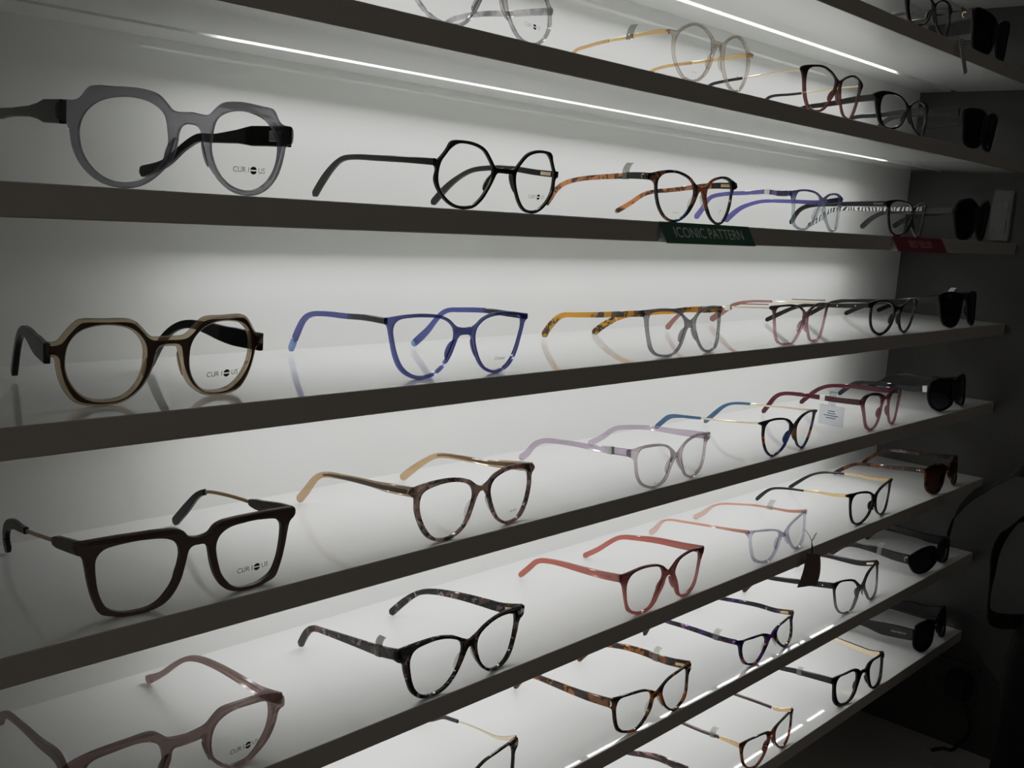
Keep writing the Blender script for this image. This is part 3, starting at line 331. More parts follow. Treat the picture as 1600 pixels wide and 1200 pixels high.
 '6d': {"row":6,"x":-360.9,"y":9.6,"yaw":1.2,"tilt":7,"h":68.5,"vh":42.8,"outer":[0,26.2,-8.4,31.1,-20.3,38.5,-39.7,42.3,-58.7,43.2,-68.8,41.4,-69.4,39.9,-66.1,37.1,-64.2,25.5,-61.2,11.9,-53.1,3.4,-39.7,0,-25.2,1.7,-14.3,10.5,-6.6,20.2,0,22.3],"hole":[-9.4,24.8,-20.1,34.9,-39.6,40.1,-55.3,40.4,-62.9,33.6,-61.7,19.5,-56.3,7.2,-43.7,2.5,-26.6,3.7,-16.9,14.1],"near":[-66.5,11.5,39.2,-68.4,35.2,35.6,-69.9,53.1,33.1,-72.7,87.5,28.4,-73.7,99.3,27.2,-74.4,108.2,20.5,-75.6,123.1,1],"far":[66.5,12,43.2,66.9,32.3,35.9,67.5,57,32.7,67.8,72.1,31.5,68.1,87.4,29.3,68.4,97.5,26.5,68.6,107.2,18.8,68.9,124,2.5],"lab":[["n",49.7]]},
 '6e': {"row":6,"x":-123.7,"y":7.5,"yaw":-0.6,"tilt":5.8,"h":70.4,"vh":32.2,"outer":[0,24.9,-9.7,33,-41.3,35.6,-62.8,31.2,-71.6,27.4,-72.7,22,-67.3,12.6,-57.5,2.6,-34.6,0,-14,4.1,0,11.7,0,18.1],"near":[-68.4,9.7,25,-69.9,28.2,24.5,-71.9,53.2,25.8,-73.2,68.4,25.8,-75,91.4,24.6,-75.8,101.5,21.3,-77.6,122.9,1],"far":[68.4,10.4,32.3,64.2,32.4,28.1,59.4,57.3,28,53.5,87.7,28.1,51,100.4,26.1,49.2,110,18.9,46,126.3,1],"lab":[["n",55.8],["n",18.2]]},
 '7a': {"row":7,"x":-791.7,"y":10.6,"yaw":-1.3,"tilt":1.7,"h":68.7,"vh":40.5,"far":[66.7,7.9,37.2,66.1,22.2,36.4,65.3,41.6,35.4,64.4,61.1,30.6,63.5,80.9,24.5],"lab":[]},
 '7b': {"row":7,"x":-575.1,"y":2.5,"yaw":1.4,"tilt":3.8,"h":64.1,"vh":40.5,"outer":[0,30.5,-6.6,33.4,-25.2,36,-45.9,36.8,-61.8,36,-62.9,35.9,-60.5,31.7,-58.5,22.2,-54.4,10,-44.9,2.8,-31.6,0,-19.9,4.5,-10.9,12.2,-4.7,21.1,0,27.1],"hole":[-8.5,28,-18.4,33.7,-37.1,35.5,-51.4,33.7,-56,27.7,-54.1,16,-48.2,7.2,-37.8,2.7,-22.3,3.6,-12.2,11.8],"near":[-62.1,8.2,35.7,-61.5,21.8,35.6,-60.9,35.9,34.5,-60.2,52.1,32.5,-59,79.5,30.9,-58.1,98.9,29.8],"far":[62.1,8.8,44.5,61.4,25,35.7,60.8,36.9,34.4,59.9,59.1,31.5,59,79.6,28.3],"lab":[["n",42.9]]},
 '7c': {"row":7,"x":-342,"y":2.5,"yaw":-3.4,"tilt":4,"h":68.4,"vh":38.9,"outer":[0,35.6,-6.6,34.9,-12.8,39.5,-22.3,41.8,-42.5,41.1,-66.2,38.9,-67.4,36.5,-64.4,31.9,-63.4,19.3,-61.8,8.9,-54.8,1.4,-42.2,0,-27.7,1.9,-18.4,8.7,-12.1,19.3,-5,30.4,0,31.5],"hole":[-16.5,33,-23.7,39.1,-39.1,39.7,-53.4,38,-58.5,32,-57.8,17,-52.6,6.6,-42.5,2.1,-28.9,4.5,-20.2,14.4],"near":[-66.4,9.3,37.3,-65.6,26.9,34.7,-64.9,44.9,31.9,-64,63.4,29,-63.2,82.1,25],"far":[66.4,9.5,40.2,65.7,25.1,35.8,65,40.7,35.5,64.2,59,35.4,63.2,82.2,35.1],"lab":[["n",54],["n",44.8]]},
 '7d': {"row":7,"x":-88.9,"y":5.7,"yaw":1.9,"tilt":7.2,"h":67.7,"vh":41.6,"outer":[0,34.4,-22.8,42,-42.6,43.1,-59.4,40.7,-61.7,35.3,-65.6,18.6,-63.1,9.3,-51.5,0.8,-35.5,0,-18.1,5.3,-10.6,16.6,0,29.7],"near":[-65.7,10.5,31,-64.5,36.9,27.4,-63.5,60.3,24.5,-62.6,79.6,24.2,-62.1,91.7,22.7],"far":[65.7,11.9,42.1,64.5,37.9,30.4,63.4,61.5,27.4,62.5,82.8,22.5],"lab":[["n",34.4]]},
 '1a': {"row":1,"x":-1075.1,"y":9.2,"yaw":0.1,"tilt":3.7,"h":68.3,"vh":29.9,"far":[66.3,8.5,27.9,65.7,22.1,28.4,64.7,44.7,28.8,63.7,68.3,30.3,62.9,86,30.3,62.4,97.5,29.3,61.9,109.2,27.1],"lab":[]},
 '1b': {"row":1,"x":-809.6,"y":4.3,"yaw":-0.1,"tilt":-0.3,"h":66.6,"vh":38.2,"outer":[0,37.4,-6.2,37.1,-14.2,42.1,-23.5,45.9,-36,46.7,-47.1,42.8,-54.8,38,-66.3,37,-67.3,35.7,-59.7,33.6,-59.3,25.8,-57.5,17.7,-52,8.7,-44.1,2.2,-33.1,0,-23.1,2.7,-13.4,10,-8.2,18.4,-6.1,26.4,-2.9,32.1,0,33.4],"hole":[-10.9,37,-18.3,43.7,-31.7,45.7,-43.4,43.3,-52.4,37.2,-56.3,29,-56.3,21.2,-52.1,11.5,-44,3.7,-33.3,1.3,-23,4,-15.2,12.6,-9.7,22.6],"near":[-64.6,6.2,37.3,-64.2,15.5,37.6,-63.2,39.9,35.5,-62.6,53.3,33.9,-61.7,74,32,-61,91.6,29.1,-60.4,106.1,26],"far":[64.6,6.2,36.8,64.2,15.5,37.1,63.4,34.6,35.1,62.4,59.2,32.6,61.3,84.7,30.7,60.5,102.1,28.4,60.2,110.8,25.8],"lab":[["n",47.3]]},
 '1c': {"row":1,"x":-588.1,"y":5.8,"yaw":0.6,"tilt":-3.9,"h":68,"vh":40,"outer":[0,33.8,-5.7,35.6,-17.2,40.3,-33,43.6,-48.8,42.5,-66.1,38.7,-68.6,36.1,-65.6,33,-62,26,-58.3,14.7,-50.9,3.9,-42.7,0,-30.4,0.1,-19.9,3.7,-10.8,13.3,-4.2,21.8,-2,29.8,0,32.1],"hole":[-6,31.9,-16.3,39.8,-32.3,41.8,-48.3,40.7,-57.8,36.4,-58.4,26.1,-54.6,14.4,-47.6,4.5,-36.4,1,-23,4.6,-13.1,13.2,-7.9,22.4],"near":[-66,4.1,36.4,-65.2,23.1,35.4,-64.5,40.4,33.9,-63.7,58.1,31.6,-62.7,81.9,29.4,-62.4,91.1,28.2,-61.6,108.1,24.8],"far":[66,4.1,37.3,65.4,18.5,36.7,63.9,53.5,33,62.7,81.7,30.5,61.6,108.8,27.6],"lab":[]},
 '1d': {"row":1,"x":-411.3,"y":3.6,"yaw":-0.5,"tilt":3.1,"h":71,"vh":40,"outer":[0,29.7,-6.6,32.5,-20.9,37.9,-41.5,40.2,-62.2,38.9,-74.7,33.6,-70.8,32,-68.6,25.3,-64.9,14.2,-57.7,4,-37.9,0,-16.1,6.7,-6.5,16.7,-1.6,25.9,0,27.8],"hole":[-3.9,26.4,-16.4,36.1,-37.9,37.5,-56.1,34.2,-60.6,26,-59.2,13.7,-51.2,2.3,-36.6,2.5,-16,9.1],"near":[-69,8.9,31.1,-68.1,29.5,29.8,-67.4,46.3,27.7,-66.4,69.3,24.8,-65.3,95,21.9],"far":[69,9.2,36,67.9,34.3,32.9,66.6,64.7,28.6,65,100.2,24.1],"lab":[]},
 '1e': {"row":1,"x":-184.6,"y":2.5,"yaw":0.2,"tilt":-4.1,"h":65.2,"vh":50.3,"outer":[0,42.6,-15.7,47.8,-38.5,47.8,-58.5,44.1,-60.5,39,-54.7,20.9,-48.7,4.6,-38.4,0,-11.2,1.6,0,11.5,0,27.5,0,37.3],"near":[-63.2,3.2,39.3,-62.2,27.5,36.6,-61.4,47.5,33.9],"far":[63.2,2.7,46.7,61.4,46.8,42.6,60.3,73.6,38.5],"lab":[]},
 '0a': {"row":0,"x":-380.7,"y":2.5,"yaw":-0.3,"tilt":1.5,"h":67.8,"vh":45,"lab":[]},
 '0b': {"row":0,"x":-183.6,"y":2.5,"yaw":-0.6,"tilt":-1.4,"h":65.9,"vh":50.3,"outer":[0,37,-9.5,44.1,-34.5,49.7,-59.2,49.4,-62.8,44.9,-59.9,29.4,-54.5,4.4,-50.1,1.3,-15.8,0,-5.6,10.3,0,26.6,0,32.8],"near":[-63.9,5.1,43.6,-63.3,17.5,41.8,-62.6,35,39.5,-61.9,52.9,38],"far":[63.9,5.1,46.7,62,50.4,35.1,61.3,66.8,33.9],"lab":[["n",17.5]]},
}

def spec_rim(e): return e.get('rim', 2.1)
def outline(e):
    """closed outer outline of the whole front and the hole of one side (u<0 half), in mm"""
    ctl = pairs2(e['outer']); du_ = ctl[-2][0]
    if du_ < -4: ctl.insert(len(ctl) - 1, (du_ * .55, ctl[-1][1]))     # flat underside of the bridge
    half = catmull(ctl, per=6)
    half = resample(half, .9)
    full = half + [(-a, b) for a, b in half[::-1]][1:-1]
    full = resample(full, .9, True); full = smooth_poly(full, e.get('sm', 3))
    # symmetric after resampling: keep as is
    if 'hole' in e: hole = smooth_poly(resample(catmull(pairs2(e['hole']), True), .9, True), e.get('smh', 5))
    else:
        lens = [q for q in half if q[0] < -6]
        cu = (min(q[0] for q in lens if q[1] < 25) - 7) / 2; cv = (max(q[1] for q in lens)) * .5
        poly = lens; hole = []
        for k in range(72):
            a = k * math.pi / 36; r = 5.0
            while r < 45:
                pt = (cu + r * math.cos(a), cv + r * math.sin(a))
                if not inside(pt, poly) or seg_dist(pt, poly) < 3.0: break
                r += .5
            hole.append((cu + r * math.cos(a), cv + r * math.sin(a)))
        hole = smooth_poly(resample(hole, .9, True), 8)
    cx = sum(q[0] for q in hole) / len(hole); cy = sum(q[1] for q in hole) / len(hole); h2 = []
    for q in hole:
        d = seg_dist(q, full); need = spec_rim(e) - d
        if need > 0:
            L = math.hypot(cx - q[0], cy - q[1]); q = (q[0] + (cx - q[0]) / L * need, q[1] + (cy - q[1]) / L * need)
        h2.append(q)
    cx = sum(q[0] for q in h2) / len(h2); cy = sum(q[1] for q in h2) / len(h2)
    pol = sorted(((math.atan2(q[1] - cy, q[0] - cx), q) for q in h2), key=lambda t: t[0])
    hole = smooth_poly(resample([q for _, q in pol], .9, True), 4)
    mv = min(q[1] for q in full)
    return [(a, b - mv) for a, b in full], [(a, b - mv) for a, b in hole]

def inside(p, poly):
    c = False
    for i in range(len(poly)):
        a, b = poly[i - 1], poly[i]
        if (a[1] > p[1]) != (b[1] > p[1]) and p[0] < (b[0] - a[0]) * (p[1] - a[1]) / (b[1] - a[1]) + a[0]: c = not c
    return c

def plate(name, full, holes, thick, mat, parent, place, bevel=.55, front=0.0):
    """flat plate with holes, bevelled edges, then bent onto the face curve. place(u,v,w)->xyz"""
    loops = [full] + holes; bm_v = []; faces = []
    levels = [(-thick / 2 + front, bevel), (-thick / 2 + bevel + front, 0), (thick / 2 - bevel + front, 0), (thick / 2 + front, bevel)]
    idx = []
    for li, lp in enumerate(loops):
        ins = offset_poly(lp, bevel if li == 0 else -bevel)
        rows = []
        for w, b in levels:
            src = ins if b else lp; st = len(bm_v); bm_v += [place(u, v, w) for u, v in src]; rows.append(list(range(st, st + len(src))))
        n = len(lp)
        for r0, r1 in zip(rows, rows[1:]):
            for j in range(n): faces.append((r0[j], r0[(j + 1) % n], r1[(j + 1) % n], r1[j]))
        idx.append((ins, rows))
    tri = tessellate_polygon([[Vector((u, v, 0)) for u, v in ins] for ins, _ in idx])
    for side in (0, 3):
        flat = [i for _, rows in idx for i in rows[side]]
        for t in tri: faces.append([flat[i] for i in t])
    return mesh_obj(name, bm_v, faces, mat, parent, 40)

def prof(pr, s):
    for (a, x), (b, y) in zip(pr, pr[1:]):
        if s <= b: return x + (y - x) * max(0, (s - a)) / max(b - a, 1e-6)
    return pr[-1][1]

def temple_path(raw, up=0.0):
    pts = pairs3(raw)
    pts = resample(catmull(pts, per=6), 1.6); pts = smooth_poly(pts, 8, False)
    a, b = Vector(pts[0]), Vector(pts[min(4, len(pts) - 1)]); d = (a - b).normalized()
    pts = [tuple(a + d * 1.2)] + pts
    S = [-2.2]
    for q, w in zip(pts[1:], pts[2:]): S.append(S[-1] + 0 if False else S[-1])
    S = [0]
    for q, w in zip(pts, pts[1:]): S.append(S[-1] + math.dist(q, w))
    return pts, S

def temple_mesh(pts, S, s0, s1, hp, th, side, shift=0.0, round_end=3.0, square=False):
    """swept bar along the path between arc lengths s0..s1. hp: height profile, th: thickness"""
    secs = []; st = [(q, s) for q, s in zip(pts, S) if s0 - .01 <= s <= s1 + .01]
    if len(st) < 3: return None
    total = S[-1]; last = st[-1][1]
    P = [Vector(q) for q, _ in st]; d0 = (P[-1] - P[0]); hd = Vector((d0.x, d0.y, 0)).normalized(); nrm = Vector((-hd.y, hd.x, 0))
    if (nrm.x > 0) != (side > 0): nrm = -nrm      # points outward
    for i, (q, s) in enumerate(st):
        q = Vector(q); t = (P[min(i + 1, len(P) - 1)] - P[max(i - 1, 0)]).normalized(); upv = nrm.cross(t); upv = upv if upv.z > 0 or (abs(upv.z) < .3 and upv.y > 0) else -upv
        h = prof(hp, s) / 2; e = 1.0
        if round_end and last - s < round_end: e = max(.25, math.sqrt(max(0.0, 1 - (1 - (last - s) / round_end) ** 2)))
        h *= e; w = th / 2 * (1 if s < last - 1 else .8)
        c = q + nrm * shift; b = min(.5, w * .5, h * .5)
        ring = [(w, h - b), (w - b, h), (-w + b, h), (-w, h - b), (-w, -h + b), (-w + b, -h), (w - b, -h), (w, -h + b)]
        secs.append([tuple(c + nrm * x + upv * y) for x, y in ring])
    secs = [[(x, y, max(z, .15)) for x, y, z in r] for r in secs]
    return MB().sweep(None, secs)

def text_mesh(txt, size, key):
    cu = bpy.data.curves.new('lettering', 'FONT'); cu.body = txt; cu.size = size * MM; cu.align_x = 'CENTER'; cu.align_y = 'CENTER'; cu.resolution_u = 3
    o = bpy.data.objects.new('lettering', cu); link(o); dg = bpy.context.evaluated_depsgraph_get(); dg.update()
    me = bpy.data.meshes.new_from_object(o.evaluated_get(dg)); bpy.data.objects.remove(o); bpy.data.curves.remove(cu)
    return me

def put_text(name, txt, size, mat, parent, fn):
    """lettering mapped through fn(x_mm, y_mm) -> local mm"""
    me = text_mesh(txt, size, None)
    for v in me.vertices: v.co = Vector(fn(v.co.x / MM, v.co.y / MM)) * MM
    me.materials.clear(); me.materials.append(mat); me.update()
    o = link(bpy.data.objects.new(name, me)); o.parent = parent; return o

# ------------------------------------------------------------------ eyeglasses
STD = [(0, 5.5), (25, 4.6), (70, 3.8), (95, 3.8), (115, 5), (140, 6.5)]
def scaled(a, b, c, d): return [(0, a), (18, a * .96), (45, b), (85, c), (100, c * 1.05), (122, d), (140, d)]

OWN_PADS = ('smoke', 'honey', 'blue', 'greyclear', 'pinkfade', 'winefade', 'rosebrown', 'redfade', 'redbrown', 'lilac', 'clearbeige', 'crystalpink', 'blackfade', 'blackblue', 'black', 'darkbrown', 'tortcopper', 'blackamber', 'greytort')
def build_pair(key, spec):
    e = dict(PAIRS[key])
    src = spec.get('shape', key)
    for a in ('outer', 'hole'):
        if a not in e and a in PAIRS[src]: e[a] = PAIRS[src][a]
    k = e['row']; sun = spec.get('sun')
    root = bpy.data.objects.new(spec.get('name', 'sunglasses' if sun else 'eyeglasses'), None); link(root)
    root.empty_display_size = .02
    root.location = (e['x'] * MM, e['y'] * MM, shelf_z(k) * MM); root.rotation_euler = (0, 0, math.radians(e['yaw']))
    root['label'] = spec['label']; root['category'] = 'sunglasses' if sun else 'glasses'; root['group'] = ('sunglasses at the dark end of the shelves' if sun else 'glasses lined up on the shelves')
    full, hole = outline(e)
    if src != key:                                   # borrowed outline: fit it to this pair's width
        f = e['h'] / max(-q[0] for q in ((a, b) for a, b in full)); full = [(a * f, b * spec.get('vs', 1)) for a, b in full]; hole = [(a * f, b * spec.get('vs', 1)) for a, b in hole]
    phi = math.radians(e['tilt']); thick = spec.get('thick', 3.0); cph, sph = math.cos(phi), math.sin(phi); kb = KB * (1.35 if sun else 1)
    lift = thick / 2 * abs(sph)
    def place(u, v, w):
        w2 = w + kb * u * u; return (u, w2 * cph + v * sph, v * cph - w2 * sph + lift + (kb * 33 * 33 * sph if sph > 0 else 0))
    mirror = [(-a, b) for a, b in hole]
    fr = plate('front_frame', full, [hole, mirror], thick, M(spec['front']), root, place)
    zmin = min(v.co.z for v in fr.data.vertices) / MM
    for v in fr.data.vertices: v.co.z -= zmin * MM
    P0 = place
    def place(u, v, w): x, y, z = P0(u, v, w); return (x, y, z - zmin)
    if spec.get('inlay'):
        fo = offset_poly(full, 1.5); ho = offset_poly(hole, -.9); mo = offset_poly(mirror, -.9)
        plate('front_inlay', fo, [ho, mo], 1.2, M(spec['inlay']), root, place, .3, front=-thick / 2 - .35)
    # lenses
    lm = M(spec.get('lens', 'darklens' if sun else 'lens')); lenses = []
    for side, hl in ((-1, hole), (1, mirror)):
        big = offset_poly(hl, -.45); cx = sum(q[0] for q in big) / len(big); cy = sum(q[1] for q in big) / len(big); n = len(big)
        v = []; f = []
        rings = [0.0, .35, .7, 1.0]
        v.append(place(cx, cy, -1.0))
        for r in rings[1:]:
            for q in big:
                v.append(place(cx + (q[0] - cx) * r, cy + (q[1] - cy) * r, -1.0 + 1.0 * r * r))
        for j in range(n): f.append((0, 1 + j, 1 + (j + 1) % n))
        for i in range(2):
            for j in range(n): f.append((1 + i * n + j, 1 + (i + 1) * n + j, 1 + (i + 1) * n + (j + 1) % n, 1 + i * n + (j + 1) % n))
        lo = mesh_obj('lens', v, f, lm, root, 60); lenses.append((lo, cx, cy, hl))
    # nose pads: moulded wedges behind the inner rims
    if spec.get('pads', True):
        for side in (-1, 1):
            h0 = hole; vmid = max(q[1] for q in h0) * .46
            cand = [q for q in full if q[0] < -2.5 and abs(q[1] - vmid) < 1.2]
            u0 = max(q[0] for q in cand) if cand else -9
            if u0 < -22: u0 = -8
            c1 = [q[0] for q in full if q[0] < -2 and abs(q[1] - vmid - 6) < 1.2]; c2 = [q[0] for q in full if q[0] < -2 and abs(q[1] - vmid + 6) < 1.2]
            slope = (max(c1) - max(c2)) / 12 if c1 and c2 else .25; slope = max(-.1, min(.6, slope))
            v = []; f = []; N = 8; R = 8; dep = spec.get('paddep', 4.2); hh_ = 7.0
            for i in range(R + 1):
                t = -1 + 2 * i / R; dv = hh_ * t; dmax = dep * math.sqrt(max(0.02, 1 - t * t)); half = .95 * math.sqrt(max(.08, 1 - t * t))
                for j in range(N):
                    b = 2 * math.pi * j / N; ww = thick / 2 - .5 + dmax * (.5 + .5 * math.sin(b)); uu = u0 - 1.25 + half * math.cos(b) + dv * slope - (ww - thick / 2) * .28
                    v.append(place(-side * uu, vmid + dv, ww))
            for i in range(R):
                for j in range(N): f.append((i * N + j, i * N + (j + 1) % N, (i + 1) * N + (j + 1) % N, (i + 1) * N + j))
            f.append(list(range(N))[::-1]); f.append(list(range(R * N, R * N + N)))
            pm_ = spec.get('padmat') or (spec['front'] if spec['front'] in OWN_PADS or sun else 'clearnose')
            mesh_obj('nose_pad', v, f, M(pm_), root, 60)
    # temples
    H = e['h']
    def mirrored(r): return [c for q in pairs3(r) for c in (-q[0], q[1], q[2])]
    near, far = e.get('near'), e.get('far')
    def extend(r):
        q = pairs3(r)
        if q[-1][1] < 118 and q[-1][2] > 12:
            l = q[-1]; d = 1 if l[0] > 0 else -1
            if l[1] < 92: q.append((l[0] - d * .5, 96, l[2] - (96 - l[1]) * .07))
            l = q[-1]; q += [(l[0] - d * .8, max(l[1] + 8, 112), max(5, l[2] * .62)), (l[0] - d * 1.5, max(l[1] + 20, 130), 3.2)]
        return [c for t in q for c in t]
    gen = [H - 2, KB * H * H, e['vh'] * .86, H - 4, 40, e['vh'] * .84, H - 6, 85, e['vh'] * .74, H - 7, 100, e['vh'] * .66, H - 8, 116, e['vh'] * .36, H - 9, 130, 3.0]
    if far is None or len(far) < 12: far = mirrored(near) if near and len(near) >= 12 else gen
    if near is None or len(near) < 12 or key == '3a': near = mirrored(far)
    tem = {}
    for sd, raw in (('n', near), ('f', far)):
        side = -1 if sd == 'n' else 1
        raw = extend(raw); q = pairs3(raw)
        ends = [b for a, b in full if abs(a) > max(-c[0] for c in full) - 4]
        vtop, vbot = max(ends), min(b for b in ends); hp0 = (spec.get('segs') or [(0, 0, 0, spec.get('hp', STD), 0)])[0][3] or spec.get('hp', STD); hp0 = hp0[0][1]
        z0 = q[0][2]; zt = place(0, vtop, 0)[2]; hi = zt - hp0 * .5 + .2; lo = zt - max(9, hp0 * .6 + 3)
        dz = min(max(z0, lo), hi) - z0; dw = (kb - KB) * H * H * .9 + .6
        q = [(a, b + dw * max(0, 1 - (b - q[0][1]) / 95), c + dz * max(0, 1 - (b - q[0][1]) / 80)) for a, b, c in q]
        raw = [t for p_ in q for t in p_]
        # start flush behind the endpiece
        pts, S = temple_path(raw); L = S[-1]; hp = spec.get('hp', STD); th = spec.get('th', 2.8)
        me = spec.get('metal')                 # (from, to, material, height, thickness)
        segs = []
        parts = spec.get('segs')
        if parts is None: parts = [(0, 999, spec['temple'], None, None)]
        objs = []; first = None
        for (a, b, mat, hpx, thx) in parts:
            b = min(b, L)
            if a >= L - 3: continue
            mb = temple_mesh(pts, S, max(a - .8, 0), b, hpx or hp, thx or th, side, round_end=3.0 if b >= L - .5 else 0)
            if mb is None: continue
            if first is None:
                first = mb.build('temple', M(mat), root, 40)
            else: mb.build('temple_tip' if b >= L - .5 else 'temple_section', M(mat), first, 40)
        tem[sd] = (first, pts, S, side)
        if spec.get('twin'):                  # second thin bar below the first
            tw = spec['twin']; mb = temple_mesh([(x, y, z - tw[2]) for x, y, z in pts], S, tw[0], tw[1], [(0, 1.1), (200, 1.1)], 1.2, side, round_end=0)
            if mb: mb.build('temple_bar', M(tw[3]), first, 40)
        if spec.get('lining'):
            mb = temple_mesh(pts, S, 4, L - .5, [(s, max(h - .5, 1)) for s, h in hp], .7, side, shift=-(th / 2 + .2))
            mb.build('temple_lining', M(spec['lining']), first, 40)
        if spec.get('core'):
            a, b = spec['core']; mb = temple_mesh(pts, S, a, b, [(0, 3.4), (b * .62, 3.0), (b, 1.4)], .5, side, shift=th / 2 + .05, round_end=0); mb.build('core_wire', M('core'), first, 40)
        if spec.get('hinge'):
            hh = spec['hinge']; mb = temple_mesh(pts, S, 3, 15, [(0, hh[1]), (99, hh[1])], .9, side, shift=-(th / 2 + .35), round_end=0); mb.build('hinge', M(hh[0]), first, 40)
        if spec.get('rivets'):
            for s_ in spec['rivets']:
                i = min(range(len(S)), key=lambda j: abs(S[j] - s_)); q = Vector(pts[i]); MB().add(*disc(q + Vector((side * (th / 2 + .15), 0, 0)), .9, 'x', .3)).build('rivet', M('silver'), first, 60)
        if spec.get('band'):
            for (s_, wd, mt) in spec['band']:
                mb = temple_mesh(pts, S, s_, s_ + wd, [(a, b + .5) for a, b in (spec.get('bandhp') or hp)], th + .5, side, round_end=0)
                if mb: mb.build('temple_band', M(mt), first, 40)
    # stickers round the temples
    for (sd, w, kind) in spec.get('tags', []):
        first, pts, S, side = tem[sd]
        i = min(range(len(pts)), key=lambda j: abs(pts[j][1] - w)); s_ = S[i]; hp = spec.get('taghp') or spec.get('hp', STD); th = spec.get('th', 2.8)
        wd = 7.0 if kind != 'silver' else 6.5
        mt = {'flag': 'sticker', 'greyflag': 'greysticker', 'wrap': 'whitesticker', 'silver': 'silversticker', 'whiteflag': 'whitesticker', 'smallflag': 'sticker'}[kind]
        hl = [(a, b + .7) for a, b in hp]
        band = temple_mesh(pts, S, s_ - wd / 2, s_ + wd / 2, hl, th + .7, side, round_end=0)
        if band is None: continue
        if 'flag' in kind:
            c = Vector(pts[i]); top = prof(hp, s_) / 2 + .3; hgt = 5.5 if kind == 'smallflag' else 10.0
            v = []; N = 8
            for a in range(N + 1):
                t = a / N; bend = 5.5 * t * t
                for yy in (-wd / 2, wd / 2): v.append((c.x + .2 * side, c.y + yy - bend * .75, c.z + top - .4 + hgt * t * (1 - .18 * t)))
            for a in range(N + 1):
                t = a / N; bend = 5.5 * t * t
                for yy in (-wd / 2, wd / 2): v.append((c.x + .2 * side + .45, c.y + yy - bend * .75, c.z + top - .4 + hgt * t * (1 - .18 * t)))
            f = []; B = 2 * (N + 1)
            for a in range(N):
                f.append((2 * a, 2 * a + 1, 2 * a + 3, 2 * a + 2)); f.append((B + 2 * a, B + 2 * a + 2, B + 2 * a + 3, B + 2 * a + 1))
                f.append((2 * a, 2 * a + 2, B + 2 * a + 2, B + 2 * a)); f.append((2 * a + 1, B + 2 * a + 1, B + 2 * a + 3, 2 * a + 3))
            f += [(0, B, B + 1, 1), (2 * N, 2 * N + 1, B + 2 * N + 1, B + 2 * N)]
            band.add(v, f)
            lines = MB()
            for yy in (-1.4, .1, 1.6):
                vv = []
                for a in range(1, N):
                    t = a / N; bend = 5.5 * t * t; z = c.z + top - .4 + hgt * t * (1 - .18 * t); xo = (-.15 if side < 0 else -.15)
                    for dy in (-.22, .22): vv.append((c.x + .2 * side + xo, c.y + yy + dy - bend * .75, z))
                lines.add(vv, [(2 * a, 2 * a + 1, 2 * a + 3, 2 * a + 2) for a in range(N - 2)])
            so = band.build('price_sticker', M(mt), first, 40); so['label'] = 'small sticker folded round the temple'
            lines.build('sticker_print', M('greyink'), first, 0)
        else: band.build('price_sticker', M(mt), first, 40)
    # prints on the lenses
    for (which, txt, du, v0, size, mt) in spec.get('prints', []):
        lo, cx, cy, hl = lenses[0 if which == 'L' else 1]
        c0 = cx + du; 
        def fn(x, y, c0=c0, v0=v0): a = place(c0 + x, v0 + y, -1.55); return a
        if txt == 'mark':                       # a small round-bowled c with a heavy upper end
            arc_mark('lens_print', fn, size, M(mt), lo)
        elif txt == 'CURI_US':
            put_text('lens_print', 'CUR I     US', size, M(mt), lo, fn)
            mb = MB(); n = 20; r = size * .5; ox = size * .66
            for zz in (1, -1):
                pts_ = [fn(ox + r * math.cos(q) , zz * r * .16 + r * math.sin(q) * (.84)) for q in [math.pi * j / n * zz for j in range(n + 1)]]
                mb.add(pts_, [list(range(n + 1))])
            mb.build('print_roundel', M('ink'), lo, 0)
        else: put_text('lens_print', txt, size, M(mt), lo, fn)
    # small emblems and lettering on the outside of the temples
    for (sd, w, what, size, mt) in spec.get('emblems', []):
        first, pts, S, side = tem[sd]; i = min(range(len(pts)), key=lambda j: abs(pts[j][1] - w)); c = Vector(pts[i]); j = min(i + 3, len(pts) - 1)
        d = (Vector(pts[j]) - c).normalized(); th = spec.get('th', 2.8)
        def fn(x, y, c=c, d=d, side=side):
            # reading direction: seen from outside
            ax = -d if side < 0 else d
            hx = Vector((0, 0, 1)); up = (hx - ax * hx.dot(ax)).normalized()
            return tuple(c + ax * x + up * y + Vector((side * (th / 2 + .25), 0, 0)))
        if what == 'mark': arc_mark('emblem', fn, size, M(mt), first, solid=True)
        elif what == 'oval':
            n = 24; mb = MB(); ro = [fn(size * math.cos(t) * .8, size * math.sin(t)) for t in [2 * math.pi * q / n for q in range(n)]]; ri = [fn(size * .35 * math.cos(t) * .8, size * .62 * math.sin(t)) for t in [2 * math.pi * q / n for q in range(n)]]
            mb.add(ro + ri, [(q, (q + 1) % n, n + (q + 1) % n, n + q) for q in range(n)]); mb.build('emblem', M(mt), first, 60)
        else: put_text('temple_lettering', what, size, M(mt), first, fn)
    return root

def disc(c, r, axis, h, n=14):
    v = []
    for s in (-1, 1):
        for j in range(n):
            a = 2 * math.pi * j / n; x, y = r * math.cos(a), r * math.sin(a)
            v.append((c[0] + s * h, c[1] + x, c[2] + y) if axis == 'x' else (c[0] + x, c[1] + s * h, c[2] + y))
    return v, [list(range(n))[::-1], list(range(n, 2 * n))] + [(j, (j + 1) % n, n + (j + 1) % n, n + j) for j in range(n)]

def arc_mark(name, fn, size, mat, parent, solid=False):
    n = 18; v = []; f = []
    for j in range(n + 1):
        t = j / n; a = math.radians(40 + 225 * t); w = size * (.34 - .24 * t)
        for r in (size - w, size): v.append(fn(r * math.cos(a) * .85, r * math.sin(a)))
    for j in range(n): f.append((2 * j, 2 * j + 1, 2 * j + 3, 2 * j + 2))
    return mesh_obj(name, v, f, mat, parent, 0)

